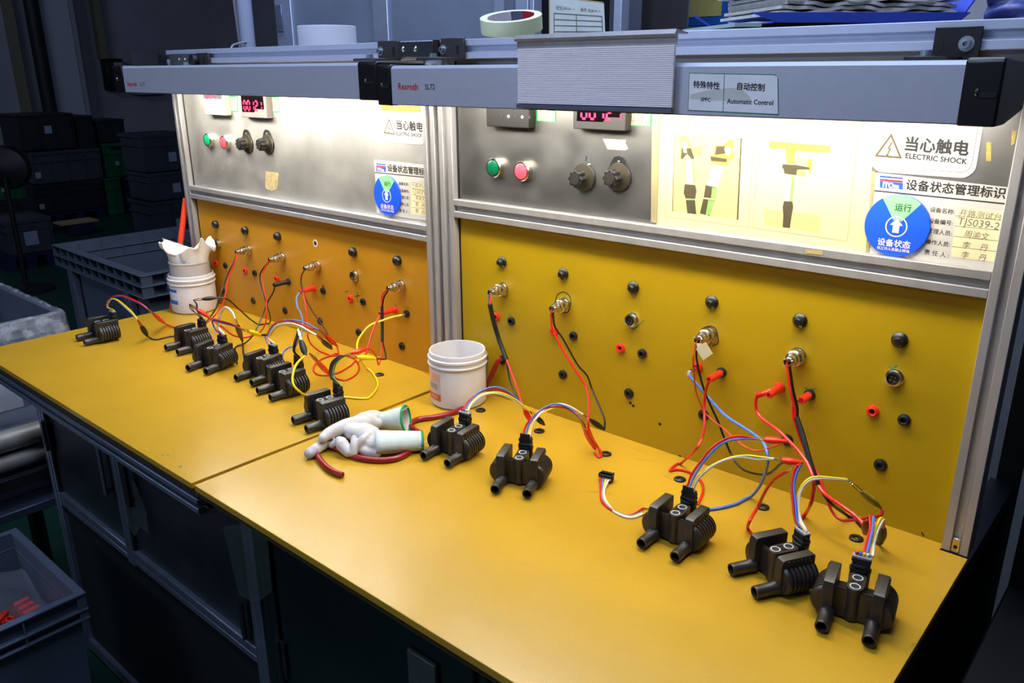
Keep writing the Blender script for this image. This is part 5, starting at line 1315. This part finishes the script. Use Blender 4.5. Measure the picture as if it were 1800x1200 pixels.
# blue trays of paper on the right
TRB = mat('blue_plastic_tray', (58, 84, 196), .4, 0, .04); CRP = mat('crumpled_grey_paper', (214, 212, 206), .8, 0, .15, 60)
def tray(x0, x1, y0, y1, z0, h, label, sp=.03):
    t = thing('paper_tray', label, 'paper tray', ((x0 + x1) / 2, y0, z0), 'blue paper trays')
    MB().box(x0 + .04, x1, y0, y1, z0, z0 + .003).build('base', TRB, t)
    MB().prism([(x0 - .01, z0 + h), (x0 + .045, z0), (x1, z0), (x1 + sp, z0 + h * 1.0), (x1 + sp - .004, z0 + h), (x1 - .003, z0 + .003), (x0 + .047, z0 + .003), (x0 + .0, z0 + h)], lambda u, v: (u, y1, v), lambda u, v: (u, y1 - .003, v)).build('back_wall', TRB, t)
    b = MB().prism([(x0 - .012, z0 + h * .62), (x0 + .045, z0), (x1, z0), (x1 + sp * .6, z0 + h * .70)], lambda u, v: (u, y0, v), lambda u, v: (u, y0 - .003, v)); b.build('front_wall', TRB, t, .001, 1)
    MB().add([(x1, y0, z0), (x1 + sp, y0, z0 + h * 2.2), (x1 + sp, y1, z0 + h * 2.2), (x1, y1, z0), (x1 + .004, y0, z0), (x1 + sp + .004, y0, z0 + h * 2.2), (x1 + sp + .004, y1, z0 + h * 2.2), (x1 + .004, y1, z0)],
             [(0, 1, 2, 3), (7, 6, 5, 4), (0, 4, 5, 1), (1, 5, 6, 2), (2, 6, 7, 3), (3, 7, 4, 0)]).build('end_wall', TRB, t)
    return t
def paper_stack(x0, x1, y0, y1, z0, n, label, m=CRP, dz=.004, wob=.006):
    for k in range(n):
        vs = []; fs = []; nx = 40
        ph = random.random() * 9; d0 = random.uniform(-.006, .006); e = random.uniform(-.02, .01)
        for i in range(nx + 1):
            f = i / nx; x = x0 - e + (x1 - x0 + e * .6) * f
            w = wob * .5 * (sin(f * 17 + ph) + .6 * sin(f * 41 + 2 * ph)) * (.35 if k == 0 else .6)
            z = z0 + k * dz + w + wob * .55
            y = y0 + d0 + .004 * sin(f * 33 + ph)
            vs += [(x, y, z), (x, y, z + dz * .72), (x, y1, z + dz * .72), (x, y1, z)]
            if i:
                o_ = 4 * (i - 1); fs += [(o_, o_ + 4, o_ + 5, o_ + 1), (o_ + 1, o_ + 5, o_ + 6, o_ + 2), (o_ + 2, o_ + 6, o_ + 7, o_ + 3), (o_ + 3, o_ + 7, o_ + 4, o_)]
        fs += [(0, 1, 2, 3), (4 * nx + 3, 4 * nx + 2, 4 * nx + 1, 4 * nx)]
        o = MB().add(vs, fs).build('crumpled_sheet_bundle', m, base=(x0, y0, z0 + k * dz)); tag(o, label % ('bottom', 'second lowest', 'third lowest', 'middle', 'third highest', 'second highest', 'topmost')[k], 'papers', 'crumpled papers in the blue tray')
yT = .05
zt_ = ST + .0165
ta, tb = ont(1352, 40, zt_), ont(1682, 41, zt_)
TRL = (tb - ta).length; tan_ = math.atan2(tb.y - ta.y, tb.x - ta.x); TM = Matrix.Translation((ta.x, ta.y, 0)) @ Matrix.Rotation(tan_, 4, 'Z')
n0 = set(o.name for o in scene.objects)
tray(-.03, TRL, 0, .30, zt_, .030, 'blue plastic tray full of crumpled grey papers, on the right end of the shelf', .045)
paper_stack(.02, TRL - .005, .008, .28, zt_ + .012, 7, 'crumpled grey paper bundle with wavy edges, %s one in the blue tray', dz=.0085, wob=.007)
o = MB().box(-.06, TRL + .05, -.004, .28, ST, ST + .0085).build('flat_folder', mat('dark_green_grey_folder', (52, 62, 62), .6), base=(0, 0, ST)); tag(o, 'flat dark folder lying under the blue tray', 'folder')
o = MB().box(-.075, -.02, -.010, .26, ST + .0088, ST + .0155).build('paper_sheaf', mat('pale_blue_paper', (170, 198, 206), .7), base=(-.05, 0, ST)); tag(o, 'pale blue sheaf of papers poking out under the left of the tray', 'papers')
o = MB().box(TRL + .012, TRL + .07, -.010, .26, ST + .0088, ST + .0165).build('paper_sheaf', mat('pale_green_paper', (168, 186, 176), .7), base=(TRL, 0, ST)); tag(o, 'pale green sheaf of papers poking out right of the tray', 'papers')
for o in list(scene.objects):
    if o.name not in n0 and o.parent is None: o.matrix_world = TM @ Matrix.Translation(o.location)
xb = tb.x; yT = tb.y - .05
# blue film bag at the right end
BAG = mat('blue_film_bag', (56, 66, 130), .4, 0, .35, 30, bump=.6, bscale=60)
b = MB(); vs = []; fs = []; nx, nz = 20, 12
for j in range(nz + 1):
    for i in range(nx + 1):
        u, v = i / nx, j / nz
        vs.append((xb + .045 + u * .26, yT + .04 + .012 * sin(u * 13 + v * 7) + .01 * sin(v * 19 - u * 5) + v * .05, ST + .006 + v * .10 + .004 * sin(u * 9)))
        if i and j: a = j * (nx + 1) + i; fs.append((a - nx - 2, a - nx - 1, a, a - 1))
o = b.add(vs, fs).build('film_bag', BAG, base=(xb + .1, yT, ST), ang=180); o.modifiers.new('s', 'SOLIDIFY').thickness = .03
tag(o, 'creased blue film bag lying right of the paper tray, at the frame edge', 'bag')


# ================================================================== bins and trolley left of the bench
BINM = mat('grey_moulded_bin', (76, 84, 98), .5, 0, .06, 10); BIND = mat('dark_grey_moulded_bin', (58, 64, 74), .5, 0, .06, 10)
def bin_box(t, L, D, H, m, fl, nx, ny, wall=.02, depth=.03, zb=0):
    """open moulded bin in local space: x 0..L, y 0..D, rim at H; flanges at the heights fl joined by upright ribs"""
    w = depth + .004
    b = MB()
    b.add([(w, w, zb + .03), (L - w, w, zb + .03), (L - w, D - w, zb + .03), (w, D - w, zb + .03), (w * .8, w * .8, H), (L - w * .8, w * .8, H), (L - w * .8, D - w * .8, H), (w * .8, D - w * .8, H)],
          [(0, 1, 2, 3), (0, 4, 5, 1), (1, 5, 6, 2), (2, 6, 7, 3), (3, 7, 4, 0)])
    b.add([(depth, depth, zb), (L - depth, depth, zb), (L - depth, D - depth, zb), (depth, D - depth, zb), (depth * .7, depth * .7, H - .004), (L - depth * .7, depth * .7, H - .004), (L - depth * .7, D - depth * .7, H - .004), (depth * .7, D - depth * .7, H - .004)],
          [(3, 2, 1, 0), (0, 1, 5, 4), (1, 2, 6, 5), (2, 3, 7, 6), (3, 0, 4, 7)])
    b.build('bin_body', m, t)
    def ring(z0, z1, o):
        q = [(0 - o, 0 - o), (L + o, 0 - o), (L + o, D + o), (0 - o, D + o)]; i_ = w * .8 if z1 >= H - .001 else depth
        p = [(i_, i_), (L - i_, i_), (L - i_, D - i_), (i_, D - i_)]
        vs = [(x, y, z) for z in (z0, z1) for (x, y) in q] + [(x, y, z) for z in (z0, z1) for (x, y) in p]
        fs = []
        for i in range(4):
            k = (i + 1) % 4
            fs += [(i, k, 4 + k, 4 + i), (8 + i, 12 + i, 12 + k, 8 + k), (4 + i, 4 + k, 12 + k, 12 + i), (i, 8 + i, 8 + k, k)]
        return MB().add(vs, fs)
    for i, z in enumerate(fl): ring(z - .005, z, 0).build('rim' if i == 0 else 'flange', m, t, .001, 1)
    z1, z0 = fl[0] - .005, fl[-1]
    for i in range(nx + 1):
        x = .004 + (L - .012) * i / nx
        for y0, y1 in ((.002, depth), (D - depth, D - .002)): MB().box(x, x + .004, y0, y1, z0, z1).build('rib', m, t)
    for i in range(1, ny):
        y = .004 + (D - .012) * i / ny
        for x0, x1 in ((.002, depth), (L - depth, L - .002)): MB().box(x0, x1, y, y + .004, z0, z1).build('rib', m, t)
c0, c1 = ont(90, 430), ont(246, 486)
an = math.atan2(c1.y - c0.y, c1.x - c0.x); Lb = (c1 - c0).length
t = thing('pallet_bin', 'big empty grey pallet bin with a ribbed rim, behind the far jar', 'bin', (c0.x, c0.y, -TH + .001), None, an)
bin_box(t, Lb, .63, TH, BINM, (TH, TH - .047, TH - .094), 11, 6, .02, .05)
for x in (.15, Lb - .2): MB().box(x, x + .05, -.0, .03, .05, TH - .1).build('wall_rib', BINM, t)
# bin with a plastic liner on a roller trolley
t = thing('roller_trolley', 'low trolley with two fat steel rollers at the left edge', 'trolley', (-1.6, -.9, -TH + .001))
PIPE = mat('dull_steel_roller', (186, 182, 170), .5, .5, .1, 20)
for z, r in ((-.352, .035), (-.425, .030)): MB().cyl((-1.39, -1.15, z), (-1.39, -.45, z), r, 24).build('roller', PIPE, t)
TRM = mat('blue_grey_trolley_steel', (66, 74, 92), .45, .3)
MB().box(-1.36, -1.33, -1.2, -.42, -.50, -.46).build('side_plate', CABB, t, .002, 1)
MB().box(-2.05, -1.30, -1.30, -.80, -.60, -.57).build('deck', TRM, t, .003, 1)
MB().box(-2.05, -1.32, -.80, -.42, -.60, -.57).build('deck', TRM, t, .003, 1)
for x, y in ((-1.95, -1.2), (-1.40, -1.2), (-1.95, -.5), (-1.40, -.5)): MB().cyl((x, y, -TH + .002), (x, y, -.60), .03, 12).build('leg', CABB, t)
MB().box(-2.05, -1.42, -1.0, -.45, -.57, -.325).build('stand', BINM, t, .004, 1)
c1 = ont(107, 548, -.01)
t = thing('lined_bin', 'grey ribbed bin lined with crinkled clear plastic, left of the far bench end', 'bin', (c1.x - .62, c1.y - .42, -.324), None, 0, True)
bin_box(t, .62, .42, .314, BINM, (.314, .285, .255), 7, 4, .012, .022)
LIN = bpy.data.materials.new('clear_crinkled_film'); LIN.use_nodes = True
_N = LIN.node_tree.nodes; _L = LIN.node_tree.links; _bs = _N['Principled BSDF']; _bs.inputs['Base Color'].default_value = (.62, .66, .76, 1); _bs.inputs['Roughness'].default_value = .16
_n = _N.new('ShaderNodeTexNoise'); _n.inputs['Scale'].default_value = 26; _n.inputs['Detail'].default_value = 5
_tc = _N.new('ShaderNodeTexCoord'); _L.new(_tc.outputs['Object'], _n.inputs['Vector'])
_r = _N.new('ShaderNodeMapRange'); _r.inputs[1].default_value = .42; _r.inputs[2].default_value = .72; _r.inputs[3].default_value = .16; _r.inputs[4].default_value = .62
_L.new(_n.outputs['Fac'], _r.inputs[0]); _L.new(_r.outputs[0], _bs.inputs['Alpha'])
_b2 = _N.new('ShaderNodeBump'); _b2.inputs['Strength'].default_value = .8; _b2.inputs['Distance'].default_value = .01; _L.new(_n.outputs['Fac'], _b2.inputs['Height']); _L.new(_b2.outputs[0], _bs.inputs['Normal'])
def liner(L, D, H, out, ins, parent, name='plastic_liner'):
    """film folded over the rim of a bin: hangs outside by out, inside by ins"""
    n = 120; prof = [(.020, -ins), (.012, -ins * .5), (.006, -.012), (.002, .004), (-.008, .006), (-.014, -.006), (-.016, -out * .5), (-.020, -out)]
    vs = []; fs = []
    per = 2 * (L + D)
    for i in range(n):
        s = per * i / n
        if s < L: x, y, nx_, ny_ = s, 0, 0, 1
        elif s < L + D: x, y, nx_, ny_ = L, s - L, -1, 0
        elif s < 2 * L + D: x, y, nx_, ny_ = L - (s - L - D), D, 0, -1
        else: x, y, nx_, ny_ = 0, D - (s - 2 * L - D), 1, 0
        cr = sin(s * 70) * .5 + sin(s * 173 + 2) * .35 + sin(s * 31) * .3
        for j, (o_, z) in enumerate(prof):
            k = .004 * cr * (abs(j - 3.5) / 3.5)
            vs.append((x + nx_ * (o_ + k), y + ny_ * (o_ + k), H + z * (1 + .25 * sin(s * 23 + j)) + .003 * cr * (j in (3, 4))))
    m_ = len(prof)
    for i in range(n):
        k = (i + 1) % n
        for j in range(m_ - 1): fs.append((i * m_ + j, k * m_ + j, k * m_ + j + 1, i * m_ + j + 1))
    return MB().add(vs, fs).build(name, LIN, parent, ang=180)
liner(.62, .42, .314, .11, .16, t)
f0 = mat('mixed_packing_paper', (150, 150, 156), .7, 0, .3, 14)
o = MB().box(.03, .59, .03, .39, .035, .09).build('packed_film', LIN, t, .01, 2)
o = MB().add([ont(-4, 668, -.05), ont(20, 676, -.05), ont(28, 716, -.14), ont(-4, 728, -.14)], [(0, 1, 2, 3)])
for v in o.v: pass
o = MB().obox(V((-1.415, -.66, -.20)), V((0, .05, .0)), V((.001, 0, 0)), V((0, 0, .06))).build('hanging_card', mat('hanging_card_white', (186, 190, 202), .6), base=(-1.415, -.66, -.26)); tag(o, 'white card hanging on the lined bin, at the left edge under the bench', 'card')
# near bin with red parts
A0 = ont(151, 1040, -.50)
ZB = -.823
BNM = mat('blue_grey_stacking_bin', (84, 94, 110), .5, 0, .05, 12)
t = thing('parts_bin', 'grey stacking bin below the one with red parts, lower left', 'bin', (A0.x - .49, A0.y - .60, -TH + .001), 'grey stacking bins', 0, True)
bin_box(t, .49, .60, TH + ZB - .004, BNM, (TH + ZB - .004, TH + ZB - .05, TH + ZB - .08), 1, 4, .022, .024)
t = thing('parts_bin', 'grey stacking bin with bagged red parts, at the lower left by the cabinet', 'bin', (A0.x - .49, A0.y - .60, ZB), 'grey stacking bins', 0, True)
bin_box(t, .49, .60, .322, BNM, (.322, .275, .248), 1, 4, .022, .024)
MB().box(.12, .37, .585, .5885, .19, .235).build('hand_slot', BLACK2, t)
MB().box(.4665, .469, .16, .40, .19, .235).build('hand_slot', BLACK2, t)
RP = mat('red_plastic_part', (206, 46, 30), .4)
ploc = V((A0.x - .465, A0.y - .60, ZB - .03))
def red_part(x, y, z, rz, ry):
    b = MB()
    b.box(-.055, .055, -.016, .016, -.010, .010)
    for k in (-.04, -.013, .014, .041): b.box(k - .008, k + .008, -.020, .020, .008, .020)
    b.lathe([(.006, -.02), (.013, -.02), (.013, .014), (.006, .014), (.006, -.02)], (.062, 0, 0), (0, 0, 1), 12)
    o = b.build('red_part', RP, None, .0015, 1); o.location = ploc + V((x, y, z)); o.rotation_euler = (0, ry, rz); return o
rnd = random.Random(3)
rl = ['red moulded clip part nearest the right wall of the lower left bin', 'red moulded clip part at the back corner of the lower left bin', 'red moulded clip part lying across the top of the heap, lower left bin',
      'red moulded clip part at the front of the heap, lower left bin', 'red moulded clip part half under the film, lower left bin', 'red moulded clip part in the middle of the heap, lower left bin', 'red moulded clip part nearest the photographer along the right wall, lower left bin', 'red moulded clip part just behind the front one, lower left bin']
pos = [(.34, .40, .24, 1.2, .1), (.33, .50, .21, .4, 0), (.24, .42, .26, .7, .15), (.33, .28, .24, 1.5, -.1), (.20, .53, .20, .1, .1), (.27, .33, .25, .3, 0), (.37, .16, .23, 1.5, 0), (.26, .22, .245, 1.0, .1)]
for i, p in enumerate(pos):
    o = red_part(*p); tag(o, rl[i], 'plastic part', 'red parts in the lower left bin')
o = MB().box(.03, .46, .03, .565, .04, .105).build('heap_base', mat('dark_red_heap', (110, 26, 22), .6, 0, .4, 40), t, .02, 2)
b = MB(); vs = []; fs = []
for j in range(17):
    for i in range(13):
        u, v = i / 12, j / 16
        vs.append(ploc + V((.03 + .38 * u, .03 + .53 * v, .250 + .02 * sin(u * 9 + v * 5) + .012 * sin(v * 23 - u * 13) + .05 * max(0, .5 - u) * v)))
        if i and j: a = j * 13 + i; fs.append((a - 14, a - 13, a, a - 1))
o = b.add(vs, fs).build('clear_bag', mat('clear_film', (220, 222, 232), .1, 0, .0, alpha=.10), base=ploc, ang=180); tag(o, 'clear film bag spread over the red parts in the lower left bin', 'bag')
# orange pole leaning beside the far post
p0, p1 = at(327, 348, 0, -1.335), at(302, 548, 0, -1.345); p2 = p1 + (p1 - p0) * ((p1.z + TH - .004) / (p0.z - p1.z)); p2.z = -TH + .004
o = MB().tube([p0, p1, p2], .0105, 12).build('orange_pole', mat('orange_plastic_pole', (232, 66, 26), .4), base=p2); tag(o, 'orange red pole leaning behind the far jar and post', 'pole')

# ================================================================== behind the uprights
CB = mat('blue_grey_stainless_door', (150, 162, 184), .36, .45, .08, 4, rvar=.05)
yC = .62
def cx_(px, y=yC): return at(px, 30, 1, y).x
t = thing('tall_cabinet', 'tall stainless cabinet with framed doors behind the left beam', 'cabinet', (cx_(700), .8, -TH))
xl, xr = cx_(484), cx_(928)
MB().box(xl + .03, xr - .02, yC + .03, 1.25, -TH + .02, 1.75).build('cabinet_box', CABB, t)
for a, b in ((484, 512), (655, 681), (868, 888), (904, 928)):
    MB().box(cx_(a), cx_(b), yC, yC + .03, -TH, 1.78).build('frame_post', mat('pale_aluminium_frame', (172, 182, 204), .4, .6), t, .002, 1)
for a, b in ((512, 655), (681, 868)):
    MB().box(cx_(a) - .002, cx_(b) + .002, yC + .01, yC + .02, -TH + .05, 1.72).build('door', CB, t)
for (a, z) in ((490, .99), (893, .99)):
    x = cx_(a); MB().box(x - .012, x + .03, yC - .006, yC, z - .05, z + .05).build('hinge', mat('pale_hinge', (150, 160, 182), .35, .8), t, .001, 1)
# dark open bay with narrow posts to the right of it
t = thing('open_rack', 'dark open rack with pale slotted posts behind the form board', 'rack', (cx_(1010), .8, -TH))
for a, b in ((930, 938), (1078, 1092)): MB().box(cx_(a), cx_(b), yC, yC + .04, -TH, 1.78).build('rack_post', mat('pale_aluminium_frame', (172, 182, 204), .4, .6), t, .002, 1)
MB().box(cx_(938), cx_(1078), yC + .40, yC + .42, -TH, 1.78).box(cx_(938), cx_(1078), yC, yC + .42, .70, .72).build('back_panel', mat('blue_grey_rack_back', (86, 92, 108), .5, .2), t)
MB().box(cx_(1093), cx_(1112), yC + .1, yC + .3, -TH, 1.78).build('dark_gap_block', BLACK2, t)  # black block stands in for the shaded gap beside the rack
# framed notice on the white wall
yN = 1.292
q = [at(px, py, 1, yN) for px, py in ((1137, -40), (1285, -40), (1285, 46), (1137, 50))]
t = thing('notice_board', 'blue framed yellow notice on the white wall behind the right beam', 'notice', (q[3].x, yN, q[3].z))
MB().box(q[0].x, q[1].x, yN - .012, yN + .004, q[3].z, q[0].z + .2).build('frame', mat('blue_notice_frame', (22, 84, 170), .5), t, .002, 1)
MB().box(q[0].x + .022, q[1].x - .02, yN - .0135, yN - .0118, q[3].z + .03, q[0].z + .18).build('notice_sheet', mat('dull_yellow_notice', (176, 166, 96), .6), t)
for i in range(4): MB().box(q[0].x + .06, q[0].x + .06 + (.12 if i != 1 else .16), yN - .0142, yN - .0134, q[3].z + .075 + i * .026, q[3].z + .081 + i * .026).build('text_line', INKF, t)
# conduit and cable
pc = at(433, 60, 1, .52); rc = .5 * (at(441, 60, 1, .52).x - at(424.5, 60, 1, .52).x) * .86
o = MB().cyl((pc.x, .52, -TH), (pc.x + .01, .52, 2.6), rc, 20).build('conduit_pipe', mat('pale_blue_white_conduit', (150, 158, 182), .45, 0, .02), base=(pc.x, .52, -TH)); tag(o, 'pale upright conduit pipe behind the far end of the left beam', 'pipe')
pc = at(417, 60, 1, .52); o = MB().tube([(pc.x, .53, -TH), (pc.x, .53, .9), (pc.x - .03, .53, 1.4), (pc.x - .06, .53, 2.6)], .008, 8).build('hanging_cable', mat('grey_cable', (150, 152, 160), .4), base=(pc.x, .53, -TH)); tag(o, 'thin grey cable running up beside the pale conduit', 'cable')
P = [at(a, b, 1, y) for a, b, y in ((404, 88, .40), (409, 80, .42), (420, 76, .46), (433, 73.5, .50))]; P[0].z = ST + .003
o = MB().tube(catmull(P, 5), .004, 7).build('bent_cable', mat('grey_cable', (150, 152, 160), .4), base=P[0]); tag(o, 'short grey cable bent over the top beam to the conduit', 'cable')
# dark cabinet at the right edge
t = thing('dark_cabinet', 'nearly black steel cabinet right of the bench', 'cabinet', (1.7, .9, -TH))
DK = mat('nearly_black_cabinet_steel', (11, 12, 16), .45, .3)
MB().box(1.30, 2.2, .12, 1.25, -TH, .70).build('carcass', DK, t, .004, 1)
MB().box(1.30, 2.2, -.55, .12, -TH, -.10).build('low_carcass', DK, t, .004, 1)
MB().box(1.34, 1.75, .108, .119, -.06, .68).build('door', DK, t, .003, 1); MB().box(1.77, 2.18, .108, .119, -.06, .68).build('door', DK, t, .003, 1)
MB().box(1.70, 1.715, .095, .108, .2, .4).build('door_handle', CABF, t, .002, 1)

# ================================================================== far end of the hall
GCR = mat('grey_stacking_crate', (56, 62, 74), .55, 0, .1, 6); DCR = mat('dark_grey_crate', (26, 29, 36), .55, 0, .1, 6); ECR = mat('green_crate', (12, 86, 54), .5, 0, .1, 6); BCR = mat('dark_blue_crate', (14, 22, 66), .5, 0, .1, 6)
TAGW = mat('white_bin_tag', (150, 158, 182), .6)
def crate(xf, box, m, label, depth=.6, lid=False, tagpos=None, floor=False, handle=False, group='crates at the far end of the hall'):
    px0, px1, py0, py1 = box
    a, b = at(px0, (py0 + py1) / 2, 0, xf), at(px1, (py0 + py1) / 2, 0, xf)
    z1, z0 = at((px0 + px1) / 2, py0, 0, xf).z, at((px0 + px1) / 2, py1, 0, xf).z
    if floor or z0 < -TH: z0 = -TH + .001
    y0, y1 = sorted((a.y, b.y)); h = z1 - z0; x0 = xf - depth
    t = thing('storage_crate', label, 'crate', (xf - depth / 2, (y0 + y1) / 2, z0), group)
    MB().box(x0 + .02, xf - .02, y0 + .02, y1 - .02, z0, z1 - .01).build('crate_body', m, t, .01, 1)
    if lid: MB().box(x0, xf, y0, y1, z1 - .03, z1).build('lid', m, t, .006, 1)
    else:
        b_ = MB()
        for u in ((x0, xf, y0, y0 + .03), (x0, xf, y1 - .03, y1), (x0, x0 + .03, y0 + .03, y1 - .03), (xf - .03, xf, y0 + .03, y1 - .03)): b_.box(*u, z1 - .035, z1 + .002)
        b_.build('rim', m, t)
        MB().box(x0, xf, y0, y1, z1 - h * .32, z1 - h * .32 + .018).build('flange', m, t)
    n = max(2, int((y1 - y0) / .22))
    for i in range(n + 1):
        y = y0 + .01 + (y1 - y0 - .035) * i / n; MB().box(xf - .022, xf - .004, y, y + .015, z0 + .02, z1 - .03).build('rib', m, t)
    if handle: MB().box(xf - .019, xf - .002, (y0 + y1) / 2 - .08, (y0 + y1) / 2 + .08, z1 - h * .2, z1 - h * .1).build('hand_hole', BLACK2, t)
    if tagpos:
        for u, v, w in tagpos: MB().box(xf + .001, xf + .004, y0 + (y1 - y0) * u, y0 + (y1 - y0) * u + w, z0 + h * v, z0 + h * v + w * 1.1).build('paper_tag', TAGW, t)
    return t
X1 = -10.4
crate(X1, (60, 184, 321, 372), DCR, 'dark long crate at the bottom of the far middle stack', .7, tagpos=[(.05, .2, .06)])
crate(X1, (55, 180, 264, 320), GCR, 'grey long crate in the middle of the far middle stack', .7, tagpos=[(.03, .2, .07)])
crate(X1, (32, 133, 200, 263), DCR, 'wide dark lidded box on top of the far middle stack', .7, lid=True, tagpos=[(.45, .45, .09)])
crate(X1, (135, 167, 203, 263), DCR, 'narrow dark box beside the wide lidded box, far stack', .6, lid=True)
crate(X1, (170, 221, 210, 250), DCR, 'dark box resting above the upper green crate, far stack', .6, lid=True)
crate(X1, (183, 230, 251, 311), ECR, 'green crate with a dark hand hole, far stack', .5, tagpos=[(.4, .35, .05)], handle=True)
crate(X1, (187, 216, 312, 372), ECR, 'lower green crate beside the dark blue one on the floor, far end', .5, floor=True)
crate(X1, (219, 263, 312, 366), BCR, 'dark blue crate on the floor, far end', .5, floor=True)
X2 = -8.2
for k, (bx, lb) in enumerate((((268, 345, 352, 418), 'grey crate at the bottom of the far right stack by the post'), ((262, 340, 302, 351), 'grey crate second from the floor, far right stack by the post'), ((250, 335, 235, 301), 'grey crate on top of the far right stack by the post'))):
    crate(X2, bx, GCR, lb, .6, tagpos=[(.52, .25, .10)], floor=(k == 0))
crate(-9.4, (0, 45, 310, 352), ECR, 'green crate on its stack at the far left edge', .5, tagpos=[(.05, .4, .06)])
crate(-9.4, (-6, 44, 353, 420), DCR, 'dark crate below the green one at the far left edge', .5, floor=True)
t = crate(-7.8, (12, 96, 385, 446), GCR, 'grey crate with a white label, on the floor at the left edge', .6, tagpos=[(.35, .25, .13)])
MB().box(-8.35, -7.85, t.location.y - .15, t.location.y + .2, t.location.z + .22, t.location.z + .285).build('film_heap', LIN, t, .02, 2)
t = thing('blue_pallet', 'dark blue plastic pallet under the grey labelled crate', 'pallet', (-8.1, at(50, 460, 0, -7.8).y, -TH + .001), 'blue pallets on the far floor')
zz = at(50, 446, 0, -7.8).z; y0, y1 = at(6, 450, 0, -7.8).y, at(100, 450, 0, -7.8).y
for i in range(5): MB().box(-8.45 + i * .14, -8.35 + i * .14, y0, y1, zz - .03, zz - .002).build('deck_slat', BCR, t)
for i in range(3): yy = y0 + (y1 - y0 - .1) * i / 2; MB().box(-8.45, -7.79, yy, yy + .1, -TH + .001, zz - .03).build('block', BCR, t)
t = thing('blue_pallet', 'dark blue plastic pallet under the far middle stack', 'pallet', (X1 - .3, at(120, 385, 0, X1).y, -TH + .001), 'blue pallets on the far floor')
zz = at(120, 372, 0, X1).z; y0, y1 = at(58, 380, 0, X1).y, at(184, 380, 0, X1).y
for i in range(5): MB().box(X1 - .7 + i * .15, X1 - .59 + i * .15, y0, y1, zz - .03, zz - .002).build('deck_slat', BCR, t)
for i in range(4): yy = y0 + (y1 - y0 - .1) * i / 3; MB().box(X1 - .7, X1 + .02, yy, yy + .1, -TH + .001, zz - .03).build('block', BCR, t)
p = ont(134, 388, -.98); o = MB().box(p.x - .16, p.x + .12, p.y - .22, p.y + .22, -1.0, -.98).build('board_offcut', mat('pale_wood', (170, 140, 100), .7), base=(p.x, p.y, -1.0)); tag(o, 'pale wooden board lying on a dark blue box in front of the far stack', 'board')
o = MB().box(p.x - .14, p.x + .1, p.y - .14, p.y + .16, -TH + .001, -1.001).build('small_blue_box', BCR, None, .01, 1, base=(p.x, p.y, -TH)); tag(o, 'small dark blue box under the wooden board, far floor', 'box')
# electrical box and switch cabinet on the far wall
for (px0, px1, py0, py1, lb, m) in ((175, 214, 103, 158, 'black electrical box on the far wall, behind the far lamp end', BLACK2), (222, 278, 90, 165, 'grey switch cabinet on the far wall, behind the far lamp end', WALLP)):
    a, b = at(px0, py0, 0, XW + .01), at(px1, py1, 0, XW + .01)
    t = thing('switch_box', lb, 'electrical box', (XW + .01, a.y, b.z), 'electrical boxes on the far wall')
    MB().box(XW + .005, XW + .2, a.y, b.y, b.z, a.z).build('box', m, t, .01, 1); MB().box(XW + .2, XW + .21, a.y + .04, b.y - .04, b.z + .04, a.z - .04).build('box_door', m, t, .004, 1)
    MB().box(XW + .21, XW + .213, a.y + .12, a.y + .26, b.z + .3, b.z + .42).build('warning_plate', GREYP, t)
# fan or stool foot on the dark floor at the left
p = ont(48, 510, -TH)
t = thing('pedestal_stand', 'black pedestal stand with a round foot on the green floor, left', 'stand', p)
MB().lathe([(0, 0.001), (.24, .001), (.24, .02), (.05, .05), (.022, .06), (.022, 1.05), (0, 1.05)], p, (0, 0, 1), 28).build('foot_and_pole', BLACK2, t)
MB().lathe([(0, 0), (.05, 0), (.18, -.05), (.2, -.12), (.05, -.16), (0, -.16)], p + V((0, 0, 1.12)), (.7, -.5, 0), 24).build('fan_head', BLACK2, t)

SCUFF = mat('worn_brown_streak', (150, 104, 30), .5)
def scuff(par, a, b, w):
    A, B = ont(*a, .0003), ont(*b, .0003); d = (B - A).normalized(); n = V((-d.y, d.x, 0)) * w; m_ = A.lerp(B, .5)
    MB().add([A, m_ + n, B, m_ - n * .6], [(0, 1, 2, 3)]).build('scuff_mark', SCUFF, par)
for a, b, w in (((1095, 782), (1150, 800), .0016), ((1110, 806), (1165, 812), .0013), ((1020, 862), (1088, 868), .0013), ((1030, 880), (1070, 886), .001), ((1600, 1136), (1612, 1128), .0015), ((1160, 830), (1185, 845), .0012)): scuff(TR, a, b, w)
for q in ((285, 799), (295, 800), (316, 821), (318, 819)):
    p = ont(*q, .0003); MB().add([p + V((.004 * cos(k * 1.05), .0022 * sin(k * 1.05 + .4), 0)) for k in range(6)], [tuple(range(6))]).build('chip_mark', INKG, TL)

# ------------------------------------------------------------------ everything modelled from the bench top is set at bench height
bpy.data.objects.remove(FOB)
for o in list(scene.objects):
    if o.parent is None and o.type in ('MESH', 'EMPTY'): o.location.z += TH
